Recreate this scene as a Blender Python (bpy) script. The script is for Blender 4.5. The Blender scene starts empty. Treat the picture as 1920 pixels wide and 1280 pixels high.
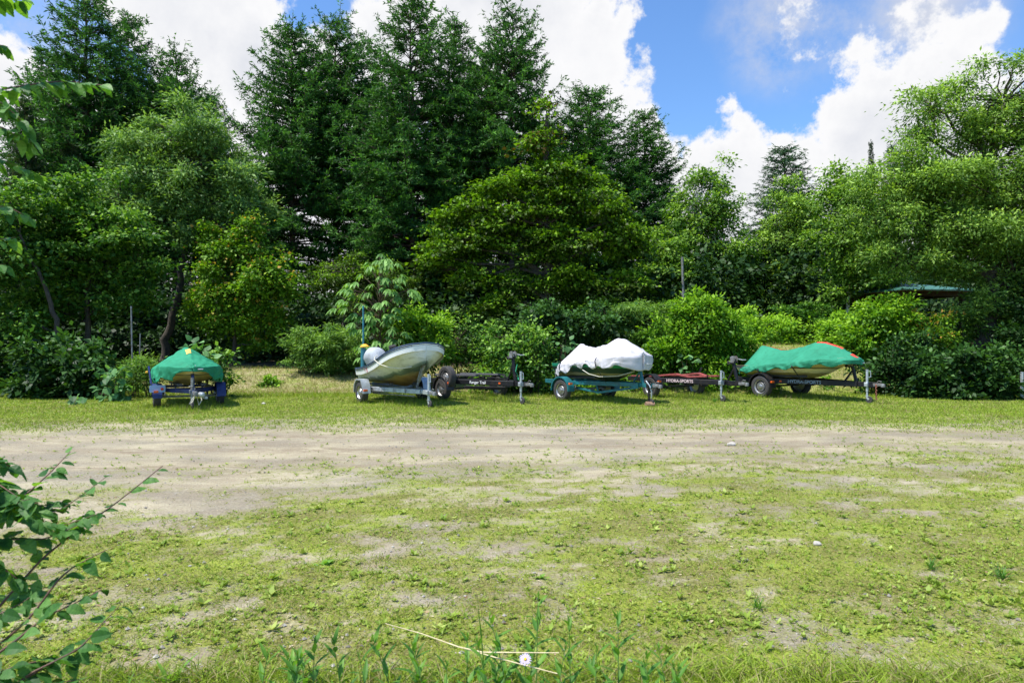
import bpy, math, random
import numpy as np
from mathutils import Vector, Matrix
random.seed(7)
R = np.random.default_rng(11)
C = bpy.context.scene.collection
SC = bpy.context.scene
rad = math.radians
F = 1280.0            # focal length in photo pixels (24 mm on 36 mm)
EYE = 1.6

# ------------------------------------------------------------------ camera
cd = bpy.data.cameras.new('camera'); cam = bpy.data.objects.new('camera', cd); C.objects.link(cam)
cam.location = (0, 0, EYE); cam.rotation_euler = (rad(90), 0, 0)
cd.lens = 24; cd.sensor_width = 36; cd.clip_start = 0.05; cd.clip_end = 3000
cd.dof.use_dof = True; cd.dof.focus_distance = 15; cd.dof.aperture_fstop = 7
SC.camera = cam

# ------------------------------------------------------------------ sun, sky, exposure
SUNV = Vector((-0.38, -0.20, 0.88)).normalized()      # direction to the sun
elev = math.asin(SUNV.z); azim = math.atan2(SUNV.x, SUNV.y)   # clockwise from +Y
sd = bpy.data.lights.new('sun', 'SUN'); sd.energy = 5.0; sd.angle = rad(0.53); sd.color = (1.0, 0.955, 0.88)
so = bpy.data.objects.new('sun', sd); C.objects.link(so)
so.rotation_euler = SUNV.to_track_quat('Z', 'Y').to_euler()
SC.view_settings.view_transform = 'Standard'; SC.view_settings.look = 'None'
SC.view_settings.exposure = 0.5; SC.view_settings.gamma = 1
SC.cycles.max_bounces = 6; SC.cycles.diffuse_bounces = 2; SC.cycles.glossy_bounces = 2
SC.cycles.transmission_bounces = 3; SC.cycles.transparent_max_bounces = 4
SC.cycles.use_adaptive_sampling = True; SC.cycles.adaptive_threshold = 0.02
SC.cycles.caustics_reflective = False; SC.cycles.caustics_refractive = False
SC.cycles.use_denoising = True

W = bpy.data.worlds.new('World'); SC.world = W; W.use_nodes = True
def world():
    nt = W.node_tree; N = nt.nodes; L = nt.links; N.clear()
    def nd(t, **k):
        n = N.new(t)
        for a, b in k.items(): setattr(n, a, b)
        return n
    def put(sock, v):
        if isinstance(v, bpy.types.NodeSocket): L.new(v, sock)
        else: sock.default_value = v
    def mth(op, a, b=0.0, c=None, clamp=False):
        n = nd('ShaderNodeMath', operation=op, use_clamp=clamp); put(n.inputs[0], a); put(n.inputs[1], b)
        if c is not None: put(n.inputs[2], c)
        return n.outputs[0]
    out = nd('ShaderNodeOutputWorld'); bg = nd('ShaderNodeBackground')
    sky = nd('ShaderNodeTexSky'); sky.sky_type = 'NISHITA'; sky.sun_disc = False
    sky.sun_elevation = elev; sky.sun_rotation = azim; sky.altitude = 300
    sky.air_density = 1.25; sky.dust_density = 0.5; sky.ozone_density = 3.5
    tc = nd('ShaderNodeTexCoord')
    V = tc.outputs['Generated']
    def noise(vec, s, det, rough, lac=2.1):
        n = nd('ShaderNodeTexNoise'); put(n.inputs['Vector'], vec); n.inputs['Scale'].default_value = s
        n.inputs['Detail'].default_value = det; n.inputs['Roughness'].default_value = rough
        n.inputs['Lacunarity'].default_value = lac
        return n
    w1 = noise(V, 5.5, 5, .55)
    sub = nd('ShaderNodeVectorMath', operation='SUBTRACT'); L.new(w1.outputs['Color'], sub.inputs[0]); sub.inputs[1].default_value = (.5, .5, .5)
    scl = nd('ShaderNodeVectorMath', operation='SCALE'); L.new(sub.outputs[0], scl.inputs[0]); scl.inputs['Scale'].default_value = .17
    add = nd('ShaderNodeVectorMath', operation='ADD'); L.new(V, add.inputs[0]); L.new(scl.outputs[0], add.inputs[1])
    D = add.outputs[0]
    # cumulus masses: centre and radius, as directions into the sky (px, py, r)
    blobs = [(330, 60, 190), (480, 120, 190), (640, 250, 160), (800, 120, 190), (980, 90, 200), (1070, 40, 110), (1090, 190, 110),
             (1180, 250, 60), (1250, 310, 72), (1370, 270, 88), (1300, 400, 170), (1450, 380, 170), (1555, 125, 80), (1570, 205, 85), (1640, 180, 130), (1600, 280, 170),
             (1770, 260, 190), (1850, 125, 100), (1980, 110, 115), (1740, 190, 160), (1510, 300, 100), (30, 150, 75), (60, 320, 150),
             (1000, 420, 300), (600, 470, 200), (200, 420, 250), (1500, 520, 260), (1960, 400, 300), (640, 60, 60), (860, 20, 130), (-180, 260, 200), (2200, 300, 250)]
    dens = None
    for px, py, r in blobs:
        v = Vector(((px - 960) / F, 1, (640 - py) / F)); ln = v.length; v.normalize()
        ds = nd('ShaderNodeVectorMath', operation='DISTANCE'); L.new(D, ds.inputs[0]); ds.inputs[1].default_value = v
        rr = r / F / ln
        val = mth('MULTIPLY_ADD', ds.outputs['Value'], -1.0 / .16, rr / .16)     # (r - d)/0.16
        dens = val if dens is None else mth('SMOOTH_MAX', dens, val, .18)
    fb = noise(V, 9, 9, .62)
    fbc = mth('SUBTRACT', fb.outputs['Fac'], .5)
    d = mth('MULTIPLY_ADD', fbc, 2.0, dens)
    # general clouds elsewhere round the sky
    g = noise(V, 2.2, 7, .6)
    sep = nd('ShaderNodeSeparateXYZ'); L.new(V, sep.inputs[0])
    gb = mth('MULTIPLY_ADD', g.outputs['Fac'], 6.0, -4.0)
    back = mth('MULTIPLY_ADD', sep.outputs['Y'], -4.0, 1.6, clamp=True)
    gb = mth('MULTIPLY', gb, back)
    gb = mth('ADD', gb, mth('MULTIPLY_ADD', back, 1.0, -1.0))
    d = mth('MAXIMUM', d, gb)
    mr = nd('ShaderNodeMapRange', interpolation_type='SMOOTHSTEP'); L.new(d, mr.inputs['Value'])
    mr.inputs['From Min'].default_value = -.04; mr.inputs['From Max'].default_value = .16
    al = mr.outputs[0]
    # thin veil, upper right and upper left
    veil = None
    for px, py, r, s in [(1500, 30, 150, .7), (1700, 20, 170, .65), (1420, 90, 60, .35), (100, 60, 110, .45), (1800, 60, 120, .5), (660, 30, 60, .5)]:
        v = Vector(((px - 960) / F, 1, (640 - py) / F)); ln = v.length; v.normalize()
        ds = nd('ShaderNodeVectorMath', operation='DISTANCE'); L.new(D, ds.inputs[0]); ds.inputs[1].default_value = v
        rr = r / F / ln
        m2 = nd('ShaderNodeMapRange', interpolation_type='SMOOTHSTEP'); L.new(ds.outputs['Value'], m2.inputs['Value'])
        m2.inputs['From Min'].default_value = rr * 1.15; m2.inputs['From Max'].default_value = 0; m2.inputs['To Max'].default_value = s * 1.5
        veil = m2.outputs[0] if veil is None else mth('MAXIMUM', veil, m2.outputs[0])
    vn = noise(V, 7, 8, .65)
    veil = mth('MULTIPLY', veil, mth('MULTIPLY_ADD', vn.outputs['Fac'], 4.2, -1.4, clamp=True), clamp=True)
    # cloud tone: bright rims, soft grey bodies
    tone = noise(D, 6.5, 6, .55)
    t1 = mth('MULTIPLY_ADD', tone.outputs['Fac'], 1.5, -.32, clamp=True)
    rim = nd('ShaderNodeMapRange'); L.new(d, rim.inputs['Value']); rim.inputs['From Min'].default_value = .2; rim.inputs['From Max'].default_value = 1.0
    tt = mth('MULTIPLY', mth('SUBTRACT', 1.0, t1), rim.outputs[0], clamp=True)
    cr = nd('ShaderNodeMix', data_type='RGBA'); L.new(tt, cr.inputs['Factor'])
    cr.inputs['A'].default_value = (.69, .69, .70, 1); cr.inputs['B'].default_value = (.44, .465, .53, 1)
    skm = nd('ShaderNodeVectorMath', operation='MULTIPLY'); L.new(sky.outputs[0], skm.inputs[0]); skm.inputs[1].default_value = (.092, .120, .153)
    mv = nd('ShaderNodeMix', data_type='RGBA'); L.new(veil, mv.inputs['Factor']); L.new(skm.outputs[0], mv.inputs['A']); mv.inputs['B'].default_value = (.46, .49, .57, 1)
    mx = nd('ShaderNodeMix', data_type='RGBA'); L.new(al, mx.inputs['Factor']); L.new(mv.outputs['Result'], mx.inputs['A']); L.new(cr.outputs['Result'], mx.inputs['B'])
    L.new(mx.outputs['Result'], bg.inputs['Color']); bg.inputs['Strength'].default_value = 1.0
    L.new(bg.outputs[0], out.inputs[0])
world()
W.cycles.sampling_method = 'MANUAL'; W.cycles.sample_map_resolution = 512

# ------------------------------------------------------------------ helpers
def tag(o, label=None, cat=None, group=None, kind=None):
    if label: o['label'] = label
    if cat: o['category'] = cat
    if group: o['group'] = group
    if kind: o['kind'] = kind
    return o
def empty(name, loc=(0, 0, 0), rz=0, label=None, cat=None, group=None, parent=None):
    o = bpy.data.objects.new(name, None); C.objects.link(o); o.location = loc; o.rotation_euler = (0, 0, rz)
    o.empty_display_size = .1
    if parent: o.parent = parent
    return tag(o, label, cat, group)
def P(px, py, Y):
    return np.array([(px - 960) / F * Y, Y, EYE - (py - 640) / F * Y])
def link(name, me, mat, parent=None):
    o = bpy.data.objects.new(name, me); C.objects.link(o)
    if mat is not None and len(me.materials) == 0: me.materials.append(mat)
    if parent: o.parent = parent
    return o
def quadmesh(name, V, n, tint=None, smooth=False):
    """V: (F, n, 3) separate polygons"""
    Fn = V.shape[0]; me = bpy.data.meshes.new(name)
    me.vertices.add(Fn * n); me.vertices.foreach_set('co', V.astype(np.float32).ravel())
    me.loops.add(Fn * n); me.loops.foreach_set('vertex_index', np.arange(Fn * n, dtype=np.int32))
    me.polygons.add(Fn); me.polygons.foreach_set('loop_start', np.arange(0, Fn * n, n, dtype=np.int32))
    if tint is not None:
        a = me.attributes.new('tint', 'FLOAT', 'FACE'); a.data.foreach_set('value', tint.astype(np.float32))
    me.update(calc_edges=True)
    return me
def idxmesh(name, V, Q, smooth=True, uv=None):
    me = bpy.data.meshes.new(name); Q = np.asarray(Q, dtype=np.int32); n = Q.shape[1]
    me.vertices.add(len(V)); me.vertices.foreach_set('co', np.asarray(V, dtype=np.float32).ravel())
    me.loops.add(Q.size); me.loops.foreach_set('vertex_index', Q.ravel())
    me.polygons.add(len(Q)); me.polygons.foreach_set('loop_start', np.arange(0, Q.size, n, dtype=np.int32))
    me.update(calc_edges=True)
    if smooth: me.polygons.foreach_set('use_smooth', np.ones(len(Q), dtype=bool))
    return me
def unit(a): return a / (np.linalg.norm(a, axis=-1, keepdims=True) + 1e-9)
def rdir(n): return unit(R.normal(size=(n, 3)))

class Tubes:
    def __init__(s): s.V = []; s.Q = []; s.n = 0
    def add(s, path, r, k=6, cap=False):
        p = np.asarray(path, float); m = len(p); r = np.broadcast_to(np.asarray(r, float), (m,))
        t = unit(np.gradient(p, axis=0)); ref = np.array([0, 0, 1.]) if abs(t[:, 2]).mean() < .8 else np.array([1., 0, 0])
        u = unit(np.cross(t, ref)); v = np.cross(t, u)
        a = np.linspace(0, 2 * np.pi, k, endpoint=False)
        ring = p[:, None] + r[:, None, None] * (u[:, None] * np.cos(a)[None, :, None] + v[:, None] * np.sin(a)[None, :, None])
        s.V.append(ring.reshape(-1, 3)); i = np.arange(m - 1)[:, None] * k; j = np.arange(k)[None]; jn = (j + 1) % k
        s.Q.append((np.stack([i + j, i + jn, i + k + jn, i + k + j], -1).reshape(-1, 4)) + s.n); s.n += m * k
    def build(s, name, mat, parent=None):
        return link(name, idxmesh(name, np.concatenate(s.V), np.concatenate(s.Q)), mat, parent)

class MB:
    """boxes, beams, tubes and lathes in one mesh"""
    def __init__(s): s.v = []; s.f = []
    def raw(s, v, f):
        n = len(s.v); s.v += [tuple(map(float, q)) for q in v]; s.f += [tuple(n + i for i in q) for q in f]; return s
    def beam(s, p, q, w, h, up=(0, 0, 1), c=.12):
        """bar from p to q, w across, h along up, with chamfered edges"""
        p = Vector(p); q = Vector(q); d = (q - p).normalized(); up = Vector(up)
        if abs(d.dot(up)) > .95: up = Vector((1, 0, 0))
        sd = d.cross(up).normalized(); u = sd.cross(d).normalized(); e = min(w, h) * c
        prof = [(w/2-e, h/2), (w/2, h/2-e), (w/2, -h/2+e), (w/2-e, -h/2), (-w/2+e, -h/2), (-w/2, -h/2+e), (-w/2, h/2-e), (-w/2+e, h/2)]
        v = [b + sd * x + u * y for b in (p, q) for x, y in prof]
        f = [(i, (i+1) % 8, 8 + (i+1) % 8, 8 + i) for i in range(8)] + [tuple(range(7, -1, -1)), tuple(range(8, 16))]
        return s.raw(v, f)
    def box(s, c, d, c2=.1):
        c = Vector(c); return s.beam(c - Vector((d[0]/2, 0, 0)), c + Vector((d[0]/2, 0, 0)), d[1], d[2], c=c2)
    def tube(s, path, r, k=8):
        p = [Vector(q) for q in path]; m = len(p); rs = r if hasattr(r, '__len__') else [r] * m; v = []
        for i in range(m):
            t = (p[min(i+1, m-1)] - p[max(i-1, 0)]).normalized()
            ref = Vector((0, 0, 1)) if abs(t.z) < .9 else Vector((1, 0, 0))
            a = t.cross(ref).normalized(); b = t.cross(a)
            v += [p[i] + (a * math.cos(j*2*math.pi/k) + b * math.sin(j*2*math.pi/k)) * rs[i] for j in range(k)]
        f = [(i*k+j, i*k+(j+1) % k, (i+1)*k+(j+1) % k, (i+1)*k+j) for i in range(m-1) for j in range(k)]
        f += [tuple(range(k-1, -1, -1)), tuple((m-1)*k + j for j in range(k))]
        return s.raw(v, f)
    def lathe(s, prof, c=(0, 0, 0), ax=(0, 1, 0), k=24):
        """prof: (radius, along axis)"""
        ax = Vector(ax).normalized(); ref = Vector((0, 0, 1)) if abs(ax.z) < .9 else Vector((1, 0, 0))
        a = ax.cross(ref).normalized(); b = ax.cross(a); c = Vector(c); v = []; m = len(prof)
        for r, h in prof: v += [c + ax*h + (a*math.cos(j*2*math.pi/k) + b*math.sin(j*2*math.pi/k))*max(r, 1e-4) for j in range(k)]
        f = [(i*k+j, i*k+(j+1) % k, (i+1)*k+(j+1) % k, (i+1)*k+j) for i in range(m-1) for j in range(k)]
        return s.raw(v, f)
    def build(s, name, mat, parent=None, smooth=True, label=None):
        me = bpy.data.meshes.new(name); me.from_pydata(s.v, [], s.f); me.update()
        o = link(name, me, mat, parent)
        if smooth:
            me.polygons.foreach_set('use_smooth', [True]*len(me.polygons))
            me.set_sharp_from_angle(angle=rad(38))
        if label: o['label'] = label
        return o

# ------------------------------------------------------------------ materials
def newmat(name):
    m = bpy.data.materials.new(name); m.use_nodes = True; nt = m.node_tree; b = nt.nodes['Principled BSDF']; return m, nt, b
def mat(name, col, rough=.5, metal=0., col2=None, scale=8., detail=6., bump=0., bscale=60., lo=.35, hi=.65, spec=.5, coat=0.):
    m, nt, b = newmat(name); N = nt.nodes; L = nt.links
    b.inputs['Roughness'].default_value = rough; b.inputs['Metallic'].default_value = metal; b.inputs['Specular IOR Level'].default_value = spec
    if coat: b.inputs['Coat Weight'].default_value = coat; b.inputs['Coat Roughness'].default_value = .15
    tc = N.new('ShaderNodeTexCoord')
    if col2 is None: col2 = tuple(c*.72 for c in col)
    n = N.new('ShaderNodeTexNoise'); n.inputs['Scale'].default_value = scale; n.inputs['Detail'].default_value = detail; n.inputs['Roughness'].default_value = .62
    L.new(tc.outputs['Object'], n.inputs['Vector'])
    r = N.new('ShaderNodeValToRGB'); r.color_ramp.elements[0].position = lo; r.color_ramp.elements[1].position = hi
    r.color_ramp.elements[0].color = (*col2, 1); r.color_ramp.elements[1].color = (*col, 1)
    L.new(n.outputs['Fac'], r.inputs[0]); L.new(r.outputs[0], b.inputs['Base Color'])
    if bump:
        n2 = N.new('ShaderNodeTexNoise'); n2.inputs['Scale'].default_value = bscale; n2.inputs['Detail'].default_value = 5
        L.new(tc.outputs['Object'], n2.inputs['Vector'])
        bp = N.new('ShaderNodeBump'); bp.inputs['Strength'].default_value = bump; bp.inputs['Distance'].default_value = .02
        L.new(n2.outputs['Fac'], bp.inputs['Height']); L.new(bp.outputs[0], b.inputs['Normal'])
    return m
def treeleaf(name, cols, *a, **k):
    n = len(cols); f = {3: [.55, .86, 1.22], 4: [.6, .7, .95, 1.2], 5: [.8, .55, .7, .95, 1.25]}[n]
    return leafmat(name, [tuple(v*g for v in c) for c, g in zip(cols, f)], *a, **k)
def leafmat(name, cols, rough=.45, trans=.35, spec=.4, tcol=(1.35, 1.45, .4)):
    rough = max(rough, .5); spec = min(spec, .22)
    """cols: colours along the per-leaf tint attribute"""
    m, nt, b = newmat(name); N = nt.nodes; L = nt.links
    at = N.new('ShaderNodeAttribute'); at.attribute_name = 'tint'
    r = N.new('ShaderNodeValToRGB'); e = r.color_ramp.elements
    while len(e) < len(cols): e.new(.5)
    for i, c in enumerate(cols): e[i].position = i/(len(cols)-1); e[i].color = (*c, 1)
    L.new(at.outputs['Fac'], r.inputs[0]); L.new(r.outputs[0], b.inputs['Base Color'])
    b.inputs['Roughness'].default_value = rough; b.inputs['Specular IOR Level'].default_value = spec
    t = N.new('ShaderNodeBsdfTranslucent')
    vm = N.new('ShaderNodeVectorMath'); vm.operation = 'MULTIPLY'; L.new(r.outputs[0], vm.inputs[0]); vm.inputs[1].default_value = tcol
    L.new(vm.outputs[0], t.inputs['Color'])
    mx = N.new('ShaderNodeMixShader'); mx.inputs[0].default_value = trans
    L.new(b.outputs[0], mx.inputs[1]); L.new(t.outputs[0], mx.inputs[2]); L.new(mx.outputs[0], N['Material Output'].inputs[0])
    return m

# ------------------------------------------------------------------ numpy noise
def vnoise(x, y, seed=0):
    xi = np.floor(x).astype(np.int64); yi = np.floor(y).astype(np.int64); fx = x - xi; fy = y - yi
    def h(a, b):
        k = (a * 374761393 + b * 668265263 + seed * 1442695041) & 0x7fffffff
        k = ((k ^ (k >> 13)) * 1274126177) & 0x7fffffff; k = k ^ (k >> 16)
        return (k & 0xffff) / 65535.
    sx = fx*fx*(3-2*fx); sy = fy*fy*(3-2*fy)
    return (h(xi, yi)*(1-sx) + h(xi+1, yi)*sx)*(1-sy) + (h(xi, yi+1)*(1-sx) + h(xi+1, yi+1)*sx)*sy
def fbm(x, y, o=4, seed=0):
    a = .5; t = 0; s = 0
    for i in range(o):
        t = t + a*vnoise(x*2**i, y*2**i, seed+i); s += a; a *= .55
    return t/s
def sstep(a, b, x):
    t = np.clip((x-a)/(b-a), 0, 1); return t*t*(3-2*t)

# ------------------------------------------------------------------ ground
def height(x, y):
    x = np.asarray(x, float); y = np.asarray(y, float)
    top = .62 + .85*sstep(.5, 7, x) - .35*sstep(-11, -15, x)
    y0 = 20.9 + .8*(fbm(x*.25, x*0+3.3, 2, 5)-.5) - 0.0*x
    w = 4.0 - 1.0*sstep(0, 6, x)
    z = sstep(0, 1, (y-y0)/w)*top
    z = z + .018*np.clip(y-26, 0, 60)
    z = z + .03*(fbm(x*.35, y*.35, 3, 9)-.5)*(1+3*sstep(21, 25, y)) + .02*(fbm(x*2.2, y*2.2, 3, 2)-.5)
    return z
def gmask(x, y):
    """how grassy the lot is, 0 gravel .. 1 turf"""
    edge = 12.6 + .12*x*sstep(-2, -14, x) - .6*sstep(6, 14, x) + 1.6*(fbm(x*.35, y*.5, 3, 21)-.5)
    far = sstep(-2.8, 4.2, y-edge)
    nearedge = 8.7 + .9*(fbm(x*.6, y*.8, 3, 33)-.5)*2 - .9*np.clip(-x, 0, 6)*.35 + .25*np.clip(x, 0, 8)
    near = sstep(3.0, -4.0, y-nearedge)
    n = fbm(x*.9, y*1.9, 4, 41); n2 = fbm(x*3.1, y*4.2, 4, 51)
    side = .34*sstep(1, 10, x)*sstep(13.5, 10, y)
    g = np.maximum(.13*sstep(14, 9, y), 0) + np.maximum(far*(.84+.5*(n-.35)), np.maximum(near*.60, side))
    g = g + (n-.5)*.55*(1-far*.7)*(.3+near) + (n2-.5)*.8*(.35+near)*(1-far*.6) + (fbm(x*10, y*14, 3, 53)-.5)*.75*(.3+near)*(1-far*.6)
    # bare patches seen in the turf near the camera
    for cx, cy, rx, ry in [(-.95, 5.25, .8, .3), (1.55, 5.5, .55, .3), (.2, 4.6, .45, .18), (-3.3, 6.6, 1.2, .5), (.9, 7.3, 1.2, .25), (3.6, 6.5, .9, .2), (2.7, 16.3, 1.8, .35)]:
        g = g - .27*np.exp(-(((x-cx)/rx)**2 + ((y-cy)/ry)**2))
    for cx, cy, rx, ry in [(2.75, 7.1, .5, .3), (-1.2, 6.5, 1.6, .45), (4, 5, 1.6, .8)]:
        g = g + .3*np.exp(-(((x-cx)/rx)**2 + ((y-cy)/ry)**2))
    return np.clip(g, 0, 1)
def axis(lo, mid0, mid1, hi, step, grow=1.22):
    a = list(np.arange(mid0, mid1, step)); s = step; v = mid1
    while v < hi: a.append(v); s *= grow; v += s
    a.append(hi); s = step; v = mid0 - step; b = []
    while v > lo: b.append(v); s *= grow; v -= s
    b.append(lo); return np.array(sorted(b + a))
gx = axis(-900, -17, 17, 900, .11); gy = axis(-200, 1.5, 27, 1500, .10)
GX, GY = np.meshgrid(gx, gy); nx, ny = len(gx), len(gy)
GZ = height(GX, GY)
ii = (np.arange(ny-1)[:, None]*nx + np.arange(nx-1)[None]).ravel()
gme = idxmesh('ground', np.stack([GX, GY, GZ], -1).reshape(-1, 3), np.stack([ii, ii+1, ii+nx+1, ii+nx], -1))
gm = gmask(GX, GY)
bank = sstep(20.3, 21.6, GY)
dry = bank*np.clip(.85 + 1.2*(fbm(GX*1.3, GY*1.3, 4, 61)-.5), 0, 1)*(1-.55*sstep(0, 4, GX))
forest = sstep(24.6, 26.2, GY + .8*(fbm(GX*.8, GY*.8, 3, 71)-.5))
ruts = sum(np.exp(-((GY-yy-.05*GX-.35*(fbm(GX*.25, GX*0+yy, 2, 7)-.5))/.16)**2) for yy in (8.9, 10.3, 11.6))
dirt = np.clip(.22*np.exp(-((GY-10.3)/2.2)**2) + .75*ruts*fbm(GX*.9, GY*4, 3, 83)*1.4 + 1.5*(fbm(GX*.55+7, GY*1.7, 4, 81)-.42) + .9*np.exp(-((GY-11.2-.08*GX)/.9)**2)*sstep(-1, 4, GX)*fbm(GX*1.2, GY*3, 3, 82) + .35*sstep(9.5, 5, GY), 0, 1)
for nm, arr in (('turf', np.maximum(gm, bank)), ('dry', dry), ('forest', forest), ('dirt', dirt)):
    a = gme.attributes.new(nm, 'FLOAT', 'POINT'); a.data.foreach_set('value', arr.astype(np.float32).ravel())
def groundmat():
    m, nt, b = newmat('ground_surface'); N = nt.nodes; L = nt.links
    tc = N.new('ShaderNodeTexCoord'); O = tc.outputs['Object']
    def at(n): a = N.new('ShaderNodeAttribute'); a.attribute_name = n; return a.outputs['Fac']
    def noise(s, d=5, r=.6, sc=None):
        n = N.new('ShaderNodeTexNoise'); n.inputs['Scale'].default_value = s; n.inputs['Detail'].default_value = d; n.inputs['Roughness'].default_value = r
        if sc:
            mp = N.new('ShaderNodeMapping'); mp.inputs['Scale'].default_value = sc; L.new(O, mp.inputs[0]); L.new(mp.outputs[0], n.inputs['Vector'])
        else: L.new(O, n.inputs['Vector'])
        return n.outputs['Fac']
    def mr(v, a, c, lo=0, hi=1):
        n = N.new('ShaderNodeMapRange'); L.new(v, n.inputs[0]); n.inputs[1].default_value = a; n.inputs[2].default_value = c; n.inputs[3].default_value = lo; n.inputs[4].default_value = hi; return n.outputs[0]
    def mix(f, a, c):
        n = N.new('ShaderNodeMix'); n.data_type = 'RGBA'; L.new(f, n.inputs['Factor'])
        for s, v in (('A', a), ('B', c)):
            if isinstance(v, tuple): n.inputs[s].default_value = (*v, 1)
            else: L.new(v, n.inputs[s])
        return n.outputs['Result']
    def m2(op, a, c):
        n = N.new('ShaderNodeMath'); n.operation = op
        for i, v in enumerate((a, c)):
            if isinstance(v, (int, float)): n.inputs[i].default_value = v
            else: L.new(v, n.inputs[i])
        return n.outputs[0]
    vo = N.new('ShaderNodeTexVoronoi'); vo.inputs['Scale'].default_value = 75; L.new(O, vo.inputs['Vector'])
    sepc = N.new('ShaderNodeSeparateColor'); L.new(vo.outputs['Color'], sepc.inputs[0])
    fine = noise(45, 6, .7); mid = noise(3.2, 6, .6, (1, 2.2, 1)); big = noise(.5, 4, .55, (1, 2, 1))
    grav = mix(mr(sepc.outputs[0], .1, .9), (.265, .235, .16), (.42, .38, .27))
    grav = mix(mr(fine, .35, .68), (.20, .17, .13), grav)
    pale = mix(mr(fine, .3, .6), (.31, .26, .165), (.47, .415, .28))
    base = mix(mr(big, .42, .58), grav, pale)
    drt = mix(mr(fine, .3, .7), (.17, .13, .08), (.34, .28, .19))
    base = mix(m2('MULTIPLY', at('dirt'), mr(mid, .35, .55)), base, drt)
    turf = mix(mr(noise(30, 5, .75), .36, .62), (.10, .085, .03), (.25, .255, .06))
    turf = mix(mr(noise(1.3, 5), .42, .62), turf, mix(mr(noise(60, 4, .8), .35, .6), (.13, .15, .025), (.30, .36, .045)))
    edge = m2('ADD', at('turf'), m2('MULTIPLY', m2('SUBTRACT', noise(14, 6, .75), .5), 1.6))
    base = mix(mr(edge, .28, .74), base, turf)
    dryc = mix(mr(noise(22, 6, .75), .35, .65), (.23, .19, .10), (.43, .385, .20))
    dryc = mix(mr(noise(2.4, 6, .7), .47, .60), dryc, (.22, .27, .06))
    base = mix(at('dry'), base, dryc)
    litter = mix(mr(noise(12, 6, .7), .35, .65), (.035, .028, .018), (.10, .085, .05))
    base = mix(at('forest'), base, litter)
    L.new(base, b.inputs['Base Color']); b.inputs['Roughness'].default_value = .92; b.inputs['Specular IOR Level'].default_value = .25
    bp = N.new('ShaderNodeBump'); bp.inputs['Strength'].default_value = .55; bp.inputs['Distance'].default_value = .02
    hh = m2('ADD', m2('MULTIPLY', fine, .8), m2('MULTIPLY', vo.outputs['Distance'], -.6))
    L.new(hh, bp.inputs['Height']); L.new(bp.outputs[0], b.inputs['Normal'])
    return m
ground = link('ground', gme, groundmat()); tag(ground, kind='structure')

# ------------------------------------------------------------------ leaf engine
def leaves(Pc, A, Nn, l, w, tint, fold=0.):
    """diamond leaves: base Pc, axis A, normal Nn (all (N,3))"""
    A = unit(A); S = unit(np.cross(A, Nn)); l = np.reshape(l, (-1, 1)); w = np.reshape(w, (-1, 1))
    U = np.cross(S, A)
    V = np.stack([Pc, Pc + A*l*.42 + S*w*.5 + U*w*fold, Pc + A*l - U*l*fold*.5, Pc + A*l*.42 - S*w*.5 + U*w*fold], 1)
    return V
def split_lobes(lw, k=8, lo=.15, hi=.30, keep=.5, zf=.55, pos=(.62, 1.1)):
    """break every lobe into boughs: flattened sprays round a dark core, with gaps between"""
    out = []
    for c, r in lw:
        if min(r) < .32: out.append((c, r)); continue
        out.append((c - [0, 0, r[2]*.08], r*keep))
        n = int(k*1.7*np.clip(max(r)/1.5, .6, 2.2))
        for d in rdir(n):
            d[2] = d[2]*.95 + .1; s = R.uniform(lo, hi); out.append((c + d*r*R.uniform(*pos), r*s*np.array([1.35, 1.25, zf/.5])*[1, 1, .5]))
    return out
def lobes_world(lobes, Y):
    out = []
    for L_ in lobes:
        px, py, rx, ry = L_[:4]; dy = L_[4] if len(L_) > 4 else 0; Yd = Y + dy
        c = P(px, py, Yd); a = rx*Yd/F; b = ry*Yd/F
        d = L_[5] if len(L_) > 5 else a*.85
        out.append((c, np.array([a, d, b])))
    return out
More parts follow.
